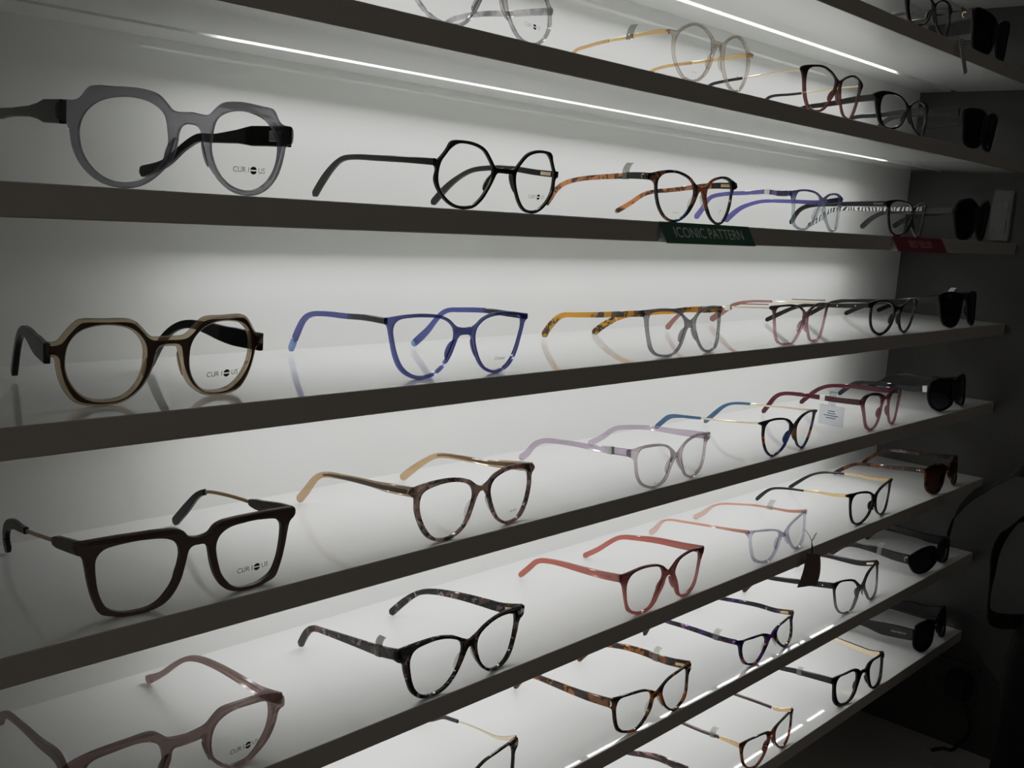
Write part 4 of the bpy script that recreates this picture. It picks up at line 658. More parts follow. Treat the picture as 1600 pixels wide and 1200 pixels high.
CUR = lambda v, s=4.3: [('R', 'CURI_US', 2, v, s, 'greyink')]
SPECS = {
'0a': dict(shape='1d', front='black', temple='black', thick=2.9, label='black glasses cut by the top of the picture, beside the biggest dark sunglasses'),
'0b': dict(sun=1, front='black', temple='black', thick=3.3, hp=scaled(12, 10, 6, 7), th=3.2, twin=(6, 60, 3.0, 'silver'), emblems=[('n', 15.8, 'mark', 3.6, 'gold')], label='largest black sunglasses, on the highest filled shelf with a small gold emblem'),
'1a': dict(shape='2b', vs=1.0, front='greytort', temple='greytort', thick=3.1, hp=scaled(5, 4.2, 3.6, 5), prints=CUR(13, 3.8), label='crystal glasses with black flecks, their upper rims cut by the top of the picture'),
'1b': dict(front='clearbeige', temple='gold', segs=[(0, 62, 'gold', [(0, 4.2), (14, 4.0), (40, 3.0), (70, 2.4)], 1.4), (62, 999, 'amberthin', [(0, 2.6), (100, 2.8), (125, 4.5), (140, 4.5)], 2.0)], taghp=[(0, 4.2), (40, 3.2), (140, 3)], tags=[('n', 45, 'greyflag')], prints=[('R', 'mark', 2, 11.5, 2.3, 'ink'), ('L', 'CASUAL', 0, 8, 2.2, 'greyink')], label='round champagne crystal glasses with flat gold temples and a grey sticker'),
'1c': dict(front='redbrown', segs=[(0, 66, 'palegold', [(0, 1.9), (200, 1.5)], 1.5), (66, 999, 'darkend', [(0, 2.4), (100, 3), (125, 4.5), (140, 4.5)], 2.2)], band=[(22, 3, 'gold')], bandhp=[(0, 2.6), (200, 2.6)], temple='palegold', label='dark red glasses with thin pale gold temples and dark tips'),
'1d': dict(front='black', temple='black', hp=scaled(7, 6, 4.6, 5.5), band=[(3, 1.0, 'silver')], label='black cat-eye glasses between the dark red glasses and sunglasses, second shelf of filled rows'),
'1e': dict(sun=1, front='softblack', temple='smokesolid', thick=3.1, hp=scaled(10, 8, 6, 6), th=3, label='black sunglasses on the shelf above the red sign'),
'2a': dict(front='smoke', temple='black', thick=4, hp=[(0, 11.5), (30, 11.5), (42, 8), (60, 5.5), (95, 4.6), (118, 5.5), (130, 7), (142, 8)], th=3.4, hinge=('silver', 6), prints=CUR(14), label='large smoky grey crown-shaped glasses with thick black temples'),
'2b': dict(front='darkbrown', temple='darkbrown', hp=scaled(4.6, 4.2, 3.8, 6), hinge=('palegold', 2.4), prints=CUR(12, 3.8), label='black angular round glasses with slim temples, beside the smoky grey pair'),
'2c': dict(front='tortblue', temple='torttan', segs=[(0, 24, 'darkbrown', None, None), (24, 131, 'torttan', None, None), (131, 999, 'ambertip', [(0, 5), (140, 6)], 3.2)], hp=scaled(5.8, 4.4, 3.8, 4.6), hinge=('gold', 2.6), tags=[('n', 32, 'greyflag')], emblems=[('n', 12.6, 'mark', 1.9, 'palegold')], prints=[('R', 'mark', 1, 11, 2.3, 'ink'), ('L', 'CARRERA', 0, 8, 2.0, 'greyink')], label='brown tortoise glasses with blue flecks standing above the green sign'),
'2d': dict(front='lavfade', temple='lavender', hp=scaled(5, 4.2, 4, 6), band=[(4, 12, 'navydark')], tags=[('n', 31.5, 'wrap')], padmat='clearnose', label='lavender glasses with clear lower rims, third shelf of filled rows'),
'2e': dict(front='black', temple='black', lining='zebra', hp=scaled(6, 5.4, 4.8, 5.5), band=[(4, 1.0, 'palegold')], emblems=[('n', 17, 'kate spade', 2.6, 'whiteink')], label='black glasses with zebra striped temple linings above the red sign'),
'2f': dict(sun=1, front='softblack', temple='smokesolid', thick=3.1, hp=scaled(8, 7, 5.5, 7), th=3, label='black oval sunglasses beside the upper wall socket'),
'3a': dict(front='honey', inlay='brownlayer', temple='black', thick=4, hp=[(0, 10.5), (22, 11), (36, 9), (55, 5.5), (80, 4.6), (105, 5.5), (125, 7)], th=3.4, prints=CUR(13), label='two-tone brown and honey crown-shaped glasses with wide black temples'),
'3b': dict(front='blue', temple='blue', segs=[(0, 44, 'navydark', None, None), (44, 130, 'blue', None, None), (130, 999, 'bluelight', None, None)], hp=scaled(4.4, 4, 3.8, 6), thick=3.1, prints=[('R', 'Chreisir', 2, 11, 3.6, 'greyink')], label='large clear blue glasses with blue temples'),
'3c': dict(front='greyclear', temple='amberbars', segs=[(0, 22, 'amberspot', None, None), (22, 108, 'amberbars', None, None), (108, 999, 'amberspot', None, None)], hp=scaled(5.4, 5, 4.6, 6.5), th=3, emblems=[('n', 34, 'FRESH', 2.4, 'ink')], prints=[('R', 'PRENDA', 2, 8.5, 1.8, 'greyink')], label='clear grey glasses with amber and black mottled temples'),
'3d': dict(front='pinkfade', temple='palegold', segs=[(0, 68, 'palegold', [(0, 1.5), (200, 1.4)], 1.5), (68, 999, 'pinktip', [(0, 2.2), (100, 2.8), (122, 5), (136, 7)], 2.4)], twin=(3, 46, -3.4, 'pinktip'), taghp=[(0, 5), (140, 5)], tags=[('n', 54, 'wrap')], prints=[('L', 'chic', 0, 5, 1.8, 'greyink')], label='burgundy to pink glasses with thin gold temples'),
'3e': dict(front='black', temple='black', hp=scaled(5.6, 5, 4.4, 5.5), rivets=[16, 38], band=[(3.5, 1.0, 'silver')], label='black round glasses with two silver dots on the temple'),
'3f': dict(sun=1, front='black', temple='black', hp=scaled(7, 6, 5, 6), th=3, tags=[('f', 48, 'whiteflag')], label='black sunglasses with a white sticker standing up behind one lens'),
'4a': dict(front='blackwood', temple='blackwood', thick=4, segs=[(0, 43, 'blackwood', [(0, 7.6), (20, 7.2), (36, 6.6), (43, 4)], 3.2), (43, 94, 'dullgold', [(0, 2.3), (200, 2.3)], 1.6), (94, 999, 'darkend', [(0, 4), (100, 4.2), (122, 6.6), (140, 6.6)], 3)], pads=True, padmat='clearnose', prints=CUR(13), label='large dark brown square glasses with gold temple rods'),
'4b': dict(front='torttaupe', temple='beige', hp=[(0, 7), (25, 6.6), (42, 4.6), (75, 3.8), (105, 4.6), (125, 6.2), (140, 6.5)], th=3, core=(4, 96), thick=3.1, padmat='clearnose', prints=[('R', 'r e \u00e9 c', 2, 10, 3.6, 'ink')], label='taupe and black mottled glasses with clear beige temples'),
'4c': dict(front='crystalpink', temple='mauve', hp=[(0, 6.6), (25, 6), (50, 4.6), (80, 4.2), (108, 5), (140, 6.6)], th=3, tags=[('n', 28.4, 'silver')], band=[(13, 2.2, 'darkend'), (4, 3.5, 'silver')], prints=[('R', 'CARRE', 1, 6, 1.8, 'greyink'), ('L', 'kate', 1, 5, 2.2, 'ink')], label='pale pinkish crystal glasses with a silver sticker on the temple'),
'4d': dict(front='blackblue', temple='palegold', segs=[(0, 76, 'palegold', [(0, 2.4), (30, 2), (200, 1.5)], 1.4), (76, 999, 'bluetip', [(0, 2.4), (100, 3.2), (122, 5.4), (140, 5.4)], 2.4)], thick=2.9, label='black and amber glasses with thin gold temples and steel blue tips'),
'4e': dict(front='winefade', temple='wine', hp=scaled(6.6, 6, 4.6, 5.8), th=3, tags=[('n', 52, 'wrap')], prints=[('L', 'hope', 0, 5, 1.8, 'greyink')], label='burgundy glasses carrying a clear swing card'),
'4f': dict(sun=1, front='black', temple='navyclear', lens='gradlens', hp=scaled(8, 7, 5, 6), th=3, thick=3.3, tags=[('n', 17, 'wrap')], label='round black sunglasses with smoky lenses and a white sticker'),
'5a': dict(front='rosebrown', temple='rosebrown', thick=4, segs=[(0, 143, 'rosebrown', None, None), (143, 999, 'redtip', None, None)], hp=[(0, 7.4), (30, 6), (60, 4.6), (95, 3.4), (125, 4.2), (138, 6), (144, 8.6), (156, 8.6)], th=3.4, vs=1, prints=CUR(12), label='rose brown crystal crown-shaped glasses cut by the bottom of the picture'),
'5b': dict(front='tortblack', temple='tortblack', hp=[(0, 8.2), (30, 7.4), (70, 5.4), (98, 4.2), (118, 6), (140, 6.5)], th=3, thick=3.3, hinge=('gold', 3.2), tags=[('n', 29, 'greyflag')], band=[(4.5, 1.2, 'gold')], padmat='clearnose', prints=[('R', 'reac', 2, 6, 1.8, 'greyink')], label='black mottled glasses with a grey sticker, beside the coral pair'),
'5c': dict(front='redfade', temple='coral', hp=scaled(7, 6, 4.6, 5.4), th=3.2, thick=3.1, emblems=[('n', 20.3, 'KATE SPADE', 2.4, 'redtip')], prints=[('R', 'PHENUM', 1, 6, 1.8, 'greyink')], label='deep red glasses with coral pink temples'),
'5d': dict(front='lilac', temple='pinkrod', segs=[(0, 108, 'pinkrod', [(0, 3.8), (12, 3.4), (40, 2.4), (110, 2.4)], 2), (108, 999, 'pinkpaddle', [(0, 2.6), (110, 3.4), (122, 6), (140, 6.4)], 2.4)], taghp=[(0, 3.6), (140, 3.6)], tags=[('f', 49.6, 'flag')], label='lilac crystal glasses with pale pink temples'),
'5e': dict(front='black', temple='gold', segs=[(0, 60, 'gold', [(0, 4.4), (20, 4), (60, 2.4)], 1.4), (60, 999, 'darkend', [(0, 2.4), (100, 3), (125, 4.8), (140, 5)], 2.4)], label='black square glasses with flat gold temples and black tips'),
'5f': dict(sun=1, front='tortsun', temple='tortsun', lens='brownlens', hp=scaled(6, 5, 4.4, 5.4), th=3, rivets=[8, 11], label='brown tortoise sunglasses with brown lenses'),
'6a': dict(shape='6b', front='tortcopper', temple='palegold', segs=[(0, 74, 'palegold', [(0, 4.4), (22, 3.2), (40, 1.7), (80, 1.6)], 1.3), (74, 999, 'darkend', [(0, 2.6), (140, 4)], 2.2)], label='copper tortoise glasses with gold temple, mostly below the picture edge'),
'6b': dict(front='tortclassic', temple='tortclassic', hp=[(0, 8.4), (30, 7.4), (70, 5.6), (100, 4.6), (120, 5.4), (140, 5.6)], th=3.2, thick=3.1, hinge=('gold', 3), tags=[('f', 44, 'flag')], emblems=[('n', 8, 'oval', 2.9, 'silver')], padmat='clearnose', label='classic amber tortoise glasses with a silver oval on the temple'),
'6c': dict(front='tortpurple', temple='tortpurple', hp=scaled(5.4, 5, 4.4, 5), th=3, hinge=('gold', 2.6), tags=[('n', 34.5, 'flag')], emblems=[('n', 12, 'mark', 1.8, 'palegold')], padmat='clearnose', label='black and purple mottled glasses with a pale sticker'),
'6d': dict(front='blackfade', temple='black', hp=scaled(7.4, 6.4, 5, 5.5), th=3, hinge=('palegold', 2.4), rivets=[12], tags=[('n', 48, 'whiteflag')], label='black glasses fading to grey lower rims, behind the hanging brown tag'),
'6e': dict(sun=1, front='black', temple='black', thick=3.3, hp=[(0, 13), (25, 12), (60, 8), (95, 6), (140, 6)], th=3.6, tags=[('n', 54, 'flag')], emblems=[('n', 16.6, 'mark', 3.4, 'gold')], label='black narrow sunglasses with a gold emblem and a pale sticker'),
'7a': dict(shape='6b', front='tortpink', temple='tortpink', hp=[(0, 8), (30, 7), (70, 5), (140, 5)], th=3.2, label='pink mottled glasses, only a temple showing at the bottom of the picture'),
'7b': dict(front='blackamber', temple='gold', segs=[(0, 26, 'gold', [(0, 5), (20, 4.4), (30, 3.8)], 1.6), (26, 999, 'plum', [(0, 4), (70, 3.4), (140, 4.6)], 2.6)], taghp=[(0, 4.8), (140, 4.4)], tags=[('n', 41, 'flag')], band=[(30, 1.2, 'gold')], bandhp=[(0, 4.4), (140, 4.2)], thick=2.9, label='black and amber glasses with short gold temple plates, on the lowest shelf'),
'7c': dict(front='black', temple='black', hp=scaled(8, 7, 5, 5.5), th=3, thick=3.3, lining='palegold', band=[(44, 3, 'gold')], tags=[('n', 54, 'smallflag')], label='black square glasses with gold temple linings, on the lowest shelf'),
'7d': dict(sun=1, front='black', temple='black', thick=3.3, hp=[(0, 16), (20, 18), (45, 18), (62, 13), (80, 8), (140, 7)], th=3.6, emblems=[('n', 32.7, 'MARC BROUN', 3.4, 'whiteink')], label='black sunglasses with very wide temples at the end of the lowest shelf'),
}

for key_, spec_ in SPECS.items():
    build_pair(key_, spec_)

# ------------------------------------------------------------------ room
white_wall = None
def wall_mat():
    t = NT('white laminate back panel'); b = t.n('ShaderNodeBsdfPrincipled')
    tc = t.n('ShaderNodeTexCoord'); nz = t.n('ShaderNodeTexNoise'); nz.inputs['Scale'].default_value = 3.5; nz.inputs['Detail'].default_value = 3; t.l(tc.outputs['Object'], nz.inputs['Vector'])
    mx = t.n('ShaderNodeMix', data_type='RGBA'); mx.inputs[6].default_value = (.66, .672, .65, 1); mx.inputs[7].default_value = (.72, .728, .705, 1); t.l(nz.outputs['Fac'], mx.inputs[0]); t.l(mx.outputs[2], b.inputs['Base Color'])
    b.inputs['Roughness'].default_value = .05; b.inputs['Specular IOR Level'].default_value = .8
    return t.end(b.outputs[0])
def shelf_mat():
    t = NT('white gloss shelf laminate'); b = t.n('ShaderNodeBsdfPrincipled')
    tc = t.n('ShaderNodeTexCoord'); nz = t.n('ShaderNodeTexNoise'); nz.inputs['Scale'].default_value = 4; t.l(tc.outputs['Object'], nz.inputs['Vector'])
    mx = t.n('ShaderNodeMix', data_type='RGBA'); mx.inputs[6].default_value = (.68, .69, .675, 1); mx.inputs[7].default_value = (.73, .735, .72, 1); t.l(nz.outputs['Fac'], mx.inputs[0]); t.l(mx.outputs[2], b.inputs['Base Color'])
    b.inputs['Roughness'].default_value = .03; b.inputs['Specular IOR Level'].default_value = .34
    return t.end(b.outputs[0])
WALL, SHELF = wall_mat(), shelf_mat()
EDGE = principled('shelf front greyed for shade', rgb('98928a'), .45, noise=.1, nscale=40)  # front face of the white shelf, its shade put into a greyer colour
DARK = principled('dark grey painted wall', rgb('403f3e'), .6, noise=.15, nscale=12, bump=.1)
LED = emission('white light strip', (1, .995, .985, 1), LED_STRENGTH if 'LED_STRENGTH' in globals() else 63.0)
def structure(o): o['kind'] = 'structure'; return o
Z_TOP = 2450.0; Z_CNT = ZB - 647.0
structure(MB().box(X0, 0, DEPTH, DEPTH + 40, Z_CNT - 60, Z_TOP).build('wall_back', WALL, None, 0))
structure(MB().box(0, 60, -1400, DEPTH + 40, 0, Z_TOP).build('wall_right', DARK, None, 0))
structure(MB().box(X0 - 1500, 60, -2600, DEPTH + 40, -40, 0).build('floor', principled('dark grey floor', rgb('3b3a38'), .5, noise=.2, nscale=3), None, 0))

places = {-1: 'topmost white shelf, only its underside lip in view at the upper corner', 0: 'white shelf carrying the black glasses with big dark sunglasses, second from the top',
 1: 'white shelf carrying the champagne crystal glasses with gold temples', 2: 'white shelf with the green and the red sign on its front edge', 3: 'white shelf carrying the clear blue glasses',
 4: 'white shelf carrying the large dark brown square glasses', 5: 'white shelf carrying the coral red glasses', 6: 'white shelf carrying the classic tortoise glasses with an oval temple emblem', 7: 'lowest white shelf, carrying the black square glasses with gold inner temples'}
for k in range(-1, 8):
    z = shelf_z(k); zb = z - SHELF_T; y0, y1 = LED_Y - LED_W / 2, LED_Y + LED_W / 2; g = zb + LED_D + 1.2
    pr = [(0, z - .6), (.6, z), (DEPTH, z), (DEPTH, zb), (y1, zb), (y1, g), (y0, g), (y0, zb), (.6, zb), (0, zb + .6)]
    root = link(bpy.data.objects.new('display_shelf', None)); root.location = (0, 0, z * MM)
    root['label'] = places[k]; root['category'] = 'shelf'; root['group'] = 'white display shelves on the back wall'
    n = len(pr); v = [(x, a, b - z) for x in (X0, -.5) for a, b in pr]; f = [(j, (j + 1) % n, n + (j + 1) % n, n + j) for j in range(n)]
    f += [(9, 8, 7, 6, 5, 4, 3, 2, 1, 0), (10, 11, 12, 13, 14, 15, 16, 17, 18, 19)]
    bo = mesh_obj('shelf_board', v, f, SHELF, root, 0); bo.data.materials.append(EDGE)
    for pl in bo.data.polygons:
        c = pl.center / MM
        if c.y < .5: pl.material_index = 1
    if k < 7:
        m = MB(); N = 10
        for i in range(N):
            a = LED_X0 + (LED_X1 - LED_X0) * i / N; b = LED_X0 + (LED_X1 - LED_X0) * (i + 1) / N; zz = zb + LED_D - z
            m.add([(a, LED_Y - 1.8, zz), (b, LED_Y - 1.8, zz), (b, LED_Y + 1.8, zz), (a, LED_Y + 1.8, zz)], [(0, 3, 2, 1)])
        s = m.build('led_strip', LED, root, 0); s['label'] = 'glowing white light strip let into the underside'
        # housing behind the strip
        MB().box(LED_X0, LED_X1, y0 + .2, y1 - .2, zb + LED_D + .15 - z, zb + LED_D + 1.0 - z).build('strip_housing', SHELF, root, 0)

# shelf signs: wedge-shaped plastic label holders clipped to the edge of the third shelf
def sign(x0, x1, name, label, txt, color, tsize, tmat, end_a):
    z = shelf_z(2); zb = z - SHELF_T; root = link(bpy.data.objects.new(name, None)); root.location = (x0 * MM, 0, z * MM)
    root['label'] = label; root['category'] = 'sign'
    w = x1 - x0; fy, fz = -10.0, -SHELF_T - .2
    a = [(0, -.4, .3), (w, -.4, .3), (w, fy, fz), (0, fy, fz)]
    nrm = Vector((0, fz, -fy)).normalized(); nrm = nrm if nrm.y < 0 else -nrm
    b = [tuple(Vector(q) - nrm * .7) for q in a]
    mesh_obj('sign_panel', a + b, [(0, 3, 2, 1), (4, 5, 6, 7), (0, 1, 5, 4), (1, 2, 6, 5), (2, 3, 7, 6), (3, 0, 4, 7)], principled(name + ' card', rgb(color), .5), root, 0)
    m = MB(); 
    for xx in (.2, w - .9): m.add([(xx, -.5, -.2), (xx, fy + .8, fz + .3), (xx, -.5, fz + .3), (xx + .7, -.5, -.2), (xx + .7, fy + .8, fz + .3), (xx + .7, -.5, fz + .3)], [(0, 1, 2), (3, 5, 4), (0, 3, 4, 1), (1, 4, 5, 2), (2, 5, 3, 0)])
    m.build('end_cheek', M('sticker'), root, 0)
    d = Vector((0, fy + .4, fz - .3)).normalized()
    def fn(x, y): c = Vector((w / 2, (fy - .4) / 2, (fz + .3) / 2)); return tuple(c + Vector((x, 0, 0)) - d * y + nrm * .12)
    put_text('sign_lettering', txt, tsize, tmat, root, fn)
sign(-880, -740, 'green_shelf_sign', 'dark green sign lettered ICONIC PATTERN on the shelf edge', 'ICONIC PATTERN', '1f4a38', 13.6, principled('grey green lettering', rgb('b5beb6'), .6), True)
sign(-426, -281, 'red_shelf_sign', 'dark red sign lettered BEST SELLER on the shelf edge', 'BEST SELLER', '5f1624', 12.4, principled('greyish red lettering', rgb('b98284'), .6), True)

# hanging tags
def strip(path, width_dir, w, t): ...
def ribbon(name, centers, dirs, half, mat, parent=None, thick=.5):
    v = []; N = len(centers)
    for s in (0, 1):
        for c, d in zip(centers, dirs):
            d = Vector(d).normalized(); 
            for q in (-1, 1): v.append(tuple(Vector(c) + d * q * half + Vector((0, -1, 0)) * s * thick))
    f = []; B = 2 * N
    for i in range(N - 1):
        f += [(2 * i, 2 * i + 1, 2 * i + 3, 2 * i + 2), (B + 2 * i, B + 2 * i + 2, B + 2 * i + 3, B + 2 * i + 1), (2 * i, 2 * i + 2, B + 2 * i + 2, B + 2 * i), (2 * i + 1, B + 2 * i + 1, B + 2 * i + 3, 2 * i + 3)]
    f += [(0, B, B + 1, 1), (2 * N - 2, 2 * N - 1, B + 2 * N - 1, B + 2 * N - 2)]
    return mesh_obj(name, v, f, mat, parent, 50)
tag = link(bpy.data.objects.new('hang_tag', None)); tag.location = (-556 * MM, -9 * MM, (ZB - 228) * MM)
tag['label'] = 'dark brown swing tag hanging on a string from the lilac crystal glasses'; tag['category'] = 'tag'
cs = []; ds = []
for i in range(9):
    t = i / 8; cs.append((1.5 - 4.5 * t ** 2 - 1.5 * t, -1 - 2 * math.sin(t * 3), -1 - 36 * t)); ds.append((1, -.12 - .25 * t, -.22 + .1 * t + .12 * t * t))
ribbon('tag_card', cs, ds, 14.0, principled('dark brown card', rgb('5a4640'), .5), tag)
st = MB().tube([(0, -.8, -3), (-2, -.6, 8), (-1.2, 0.5, 13.0), (3, 6, 17), (9, 14, 20)], .4, 6); st.tube([(2, -.8, -3), (0, -.6, 7), (-1.2, .5, 13)], .4, 6); st.tube([(-1.2, .5, 13), (3, .0, 15), (7, -.2, 21), (3.5, 0, 19.5), (-1.2, .5, 13)], .35, 6)
st.build('tag_string', M('darkend'), tag)
t0 = link(bpy.data.objects.new('hang_tag', None)); t0.location = (-318 * MM, -6 * MM, shelf_z(0) * MM)
t0['label'] = 'narrow grey strip tag dangling over the edge beside the big dark sunglasses'; t0['category'] = 'tag'
ribbon('tag_card', [(-2 + 28 * t, -1.5, 2 - 36 * t) for t in [i / 6 for i in range(7)]], [(1, 0, .35)] * 7, 5.5, principled('grey plastic strip', rgb('8a8680'), .4), t0)
MB().tube([(-2, -.8, 0), (-6, -.4, 5), (-10, 3, 12), (-12, 8, 18)], .35, 6).build('tag_string', M('darkend'), t0)

# clear swing card under the burgundy pair
e4 = PAIRS['4e']; card = link(bpy.data.objects.new('swing_card', None)); card.location = (e4['x'] * MM, e4['y'] * MM, shelf_z(4) * MM); card.rotation_euler = (0, 0, math.radians(e4['yaw']))
card['label'] = 'clear plastic swing card with small blue print hanging from the burgundy temple'; card['category'] = 'tag'
lab = [b for a, b in e4['lab']]; wA, wB = lab[0], lab[1]
xs = -60.5
MB().box(xs - 2.6, xs - 2.2, wB - 17, wB + 14, 3, 27, .15).build('card_sheet', M('clearcard'), card, 0)
MB().box(xs - 2.6, xs - 2.2, wB - 5, wB + 4, 26.5, 43).box(xs - 2.6, xs + 2.2, wB - 5, wB + 4, 42.5, 43).build('card_loop', M('clearcard'), card, 0)
pm = principled('blue grey print', rgb('3f4a66'), .6)
for zz, hw in ((20, 4), (17.2, 5), (14.6, 9), (11.8, 6)):
    MB().box(xs - 2.75, xs - 2.62, wB - 1 - hw, wB - 1 + hw, zz - .55, zz + .55).build('card_print', pm, card, 0)

# ------------------------------------------------------------------ dark corner: sockets, plug, bag, counter
plate_m = principled('dark socket plate', rgb('42413f'), .35)
def socket(y0, y1, z0, z1, label):
    r = link(bpy.data.objects.new('wall_socket', None)); r.location = (0, (y0 + y1) / 2 * MM, (z0 + z1) / 2 * MM); r['label'] = label; r['category'] = 'socket'
    hy, hz = (y1 - y0) / 2, (z1 - z0) / 2
    MB().box(-7, -.2, -hy, hy, -hz, hz, 1.2).build('socket_plate', plate_m, r)
    for zz in (-hz * .45, hz * .45):
        m = MB().box(-8, -6.5, -hy * .62, hy * .62, zz - hz * .3, zz + hz * .3, .5); f = m.build('outlet', principled('outlet face', rgb('3f3e3d'), .3), r)
        for yy in (-hy * .22, hy * .22):
            c = (-8.1, yy, zz); MB().add(*disc(c, 1.7, 'x', .25)).build('outlet_contact', principled('outlet contact', rgb('5c5b58'), .4), f)
socket(10, 38, ZB + 117, ZB + 188, 'double wall socket beside the dark sunglasses on the third shelf')
socket(-34, 42, ZB - 575, ZB - 512, 'wall socket below the lowest shelf with a black plug in it')
pg = link(bpy.data.objects.new('power_plug', None)); pg.location = (-8 * MM, -12 * MM, (ZB - 541) * MM); pg['label'] = 'black power plug with its cable hanging down to the counter'; pg['category'] = 'plug'
rub = principled('black rubber', rgb('0c0c0c'), .5)
MB().box(-30, -.6, -18, 16, -19, 19, 4).build('plug_body', rub, pg)
cb = catmull([(-15, -12, -18), (-15, -20, -40), (-15, -26, -62), (-16, -16, -86), (-17, -4, -102.6), (-20, 6, -103.2), (-40, 16, -103.2)], per=5)
MB().tube(cb, 2.6, 8).build('plug_cable', rub, pg)

cn = link(bpy.data.objects.new('display_counter', None)); cn.location = (-1000 * MM, 0, Z_CNT * MM); cn['label'] = 'dark grey counter below the shelves, meeting the side wall'; cn['category'] = 'counter'
MB().box(-1000, 999.5, -330, DEPTH - .5, -30, 0, 1.5).build('counter_top', principled('dark grey counter top', rgb('b0ada8'), .45, noise=.1, nscale=6), cn)
MB().box(-990, 999.0, -300, DEPTH - 2, -Z_CNT + .5, -30.2).build('counter_body', principled('charcoal counter front', rgb('2e2d2c'), .5), cn)

# black shoulder bag standing on the counter in front of the side wall
bag = link(bpy.data.objects.new('shoulder_bag', None)); bag.location = (-150 * MM, -165 * MM, Z_CNT * MM); bag['label'] = 'black shoulder bag with wide straps standing on the dark counter'; bag['category'] = 'bag'
bk = principled('black nylon', rgb('050505'), .85, spec=.2, noise=.3, nscale=200, bump=.3); bk2 = principled('black webbing', rgb('060606'), .8, spec=.2)
secs = []
for z, hx, hy, ox in ((0.3, 74, 44, 18), (8, 80, 48, 18), (80, 82, 50, 14), (150, 80, 48, 8), (220, 84, 44, -20), (260, 82, 38, -42), (300, 66, 28, -52), (320, 44, 18, -56), (326, 20, 8, -56)):
    ring = []
    for j in range(28):
        a = 2 * math.pi * j / 28; cx_, sx_ = math.cos(a), math.sin(a); p = .6
        ring.append((ox + hx * math.copysign(abs(cx_) ** p, cx_) * (1 + .03 * math.sin(3 * a + z * .03)), hy * math.copysign(abs(sx_) ** p, sx_) * (1 + .04 * math.sin(2 * a + z * .05)), z))
    secs.append(ring)
MB().sweep(None, secs).build('bag_body', bk, bag, 60)
def strap(pts, half, mat, parent):
    c = resample(catmull(pts, per=8), 5); ds_ = []
    for i in range(len(c)):
        t = (Vector(c[min(i + 1, len(c) - 1)]) - Vector(c[max(0, i - 1)])).normalized(); d = t.cross(Vector((0, 1, .15))).normalized(); tw = math.sin(i * .11) * .35
        ds_.append(tuple(Matrix.Rotation(tw, 3, t) @ d))
    return ribbon('bag_strap', c, ds_, half, mat, parent, 1.6)
def bl(x, y, z): return (x + 150, y + 165, z + 647)
strap([bl(-222, -150, -345), bl(-300, -124, -330), bl(-310, -122, -310), bl(-305, -120, -277), bl(-304, -120, -247), bl(-307, -130, -218), bl(-317, -148, -200), bl(-300, -170, -190), bl(-240, -185, -215), bl(-190, -170, -330)], 9, bk2, bag)
strap([bl(-160, -14, -283), bl(-152, -16, -258), bl(-163, -28, -237), bl(-178, -44, -217), bl(-212, -72, -193), bl(-274, -110, -165), bl(-330, -150, -140), bl(-322, -200, -160), bl(-250, -210, -240), bl(-185, -180, -340)], 7, bk2, bag)
cc = link(bpy.data.objects.new('cable_bundle', None)); cc.location = (-262 * MM, -215 * MM, Z_CNT * MM); cc['label'] = 'loops of thin black cable lying in front of the black bag'; cc['category'] = 'cable'
m = MB(); pts_ = []
for i in range(90):
    a = i * .21; r = 30 + 6 * math.sin(i * .37); pts_.append((r * math.cos(a) * .55, 6 * math.sin(i * .5) - 4, 96 + (r * 2.6) * math.sin(a) * (1 + .05 * math.sin(i))))
m.tube(catmull(pts_, per=2), 2.2, 6)
MB_base = min(v[2] for v in m.v); m.v = [(a, b, c - MB_base + .3) for a, b, c in m.v]
m.build('cable_loops', rub, cc)

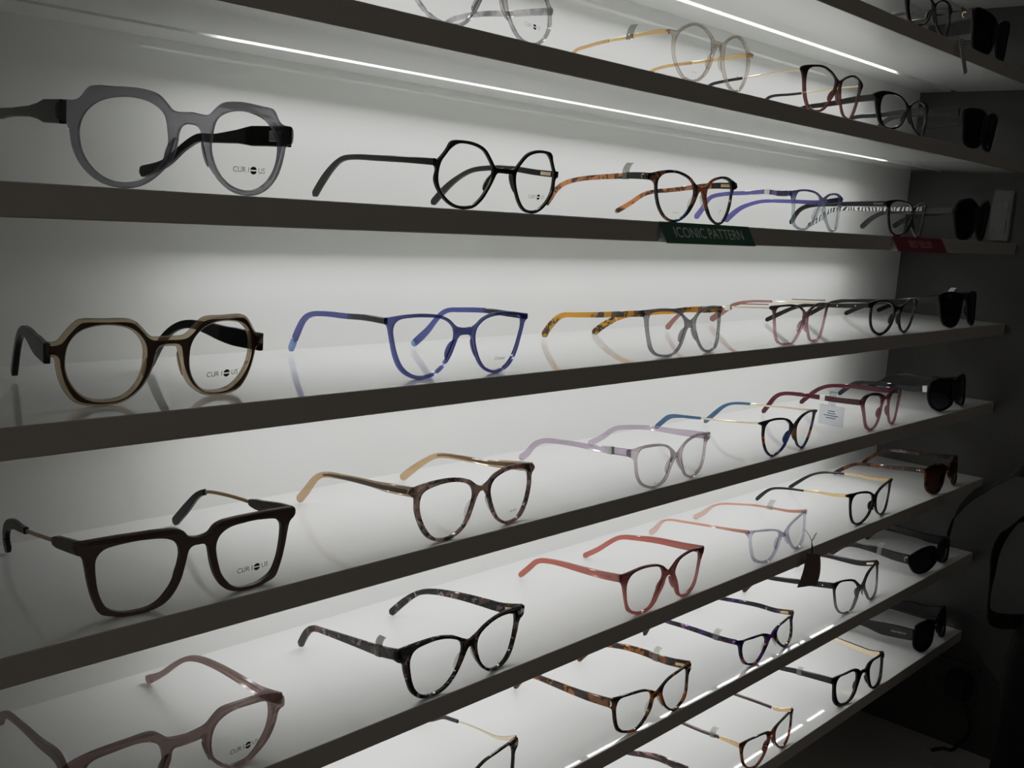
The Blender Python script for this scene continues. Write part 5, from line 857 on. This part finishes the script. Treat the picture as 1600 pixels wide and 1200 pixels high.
# ------------------------------------------------------------------ world, camera, view
w = bpy.data.worlds.new('dim shop'); bpy.context.scene.world = w; w.use_nodes = True
bgn = w.node_tree.nodes['Background']; bgn.inputs[0].default_value = (1.0, .965, .91, 1); bgn.inputs[1].default_value = AMBIENT if 'AMBIENT' in globals() else .12
cam = bpy.data.cameras.new('camera'); co = link(bpy.data.objects.new('camera', cam)); bpy.context.scene.camera = co
R_, U_, W_ = (Vector(q) for q in ((0.6783138811512044, -0.7320037350247137, 0.06372448938562622), (0.07670028109986676, 0.15679305128002505, 0.9846486713287642), (0.7307580622318111, 0.6630131755705676, -0.1624997953938415)))
co.matrix_world = Matrix(((R_.x, U_.x, -W_.x, -1.595129462), (R_.y, U_.y, -W_.y, -.5), (R_.z, U_.z, -W_.z, .1160430952 + ZB * MM), (0, 0, 0, 1)))
cam.sensor_width = 36; cam.lens = 1648.945 / 1600 * 36; cam.clip_start = .02; cam.clip_end = 30
sc = bpy.context.scene
sc.view_settings.view_transform = 'Standard'; sc.view_settings.look = 'None'; sc.view_settings.exposure = 0.0
sc.view_settings.use_curve_mapping = True                     # soft highlight shoulder of the phone camera
cm = sc.view_settings.curve_mapping; cm.white_level = (3, 3, 3); cm.extend = 'HORIZONTAL'
def shoulder(x):
    y = x if x < .25 else .25 + .5 * (1 - math.exp(-(x - .25) / .5))
    return y + max(0.0, (x - 1.6) / 1.4) * (1.0 - (.25 + .5 * (1 - math.exp(-2.75 / .5)))) if x > 1.6 else y
cv = cm.curves[3]; cv.points[0].location = (0, 0); cv.points[1].location = (1, 1)
for x_ in (.12, .25, .35, .45, .6, .8, 1.0, 1.3, 1.6, 2.2): cv.points.new(x_ / 3, shoulder(x_))
for p_ in cv.points: p_.handle_type = 'VECTOR'
cm.update()
sc.cycles.use_denoising = True; sc.cycles.use_adaptive_sampling = False; sc.cycles.max_bounces = 10; sc.cycles.diffuse_bounces = 5; sc.cycles.glossy_bounces = 4; sc.cycles.transparent_max_bounces = 24
sc.cycles.sample_clamp_indirect = 4.0; sc.cycles.caustics_reflective = False; sc.cycles.caustics_refractive = False
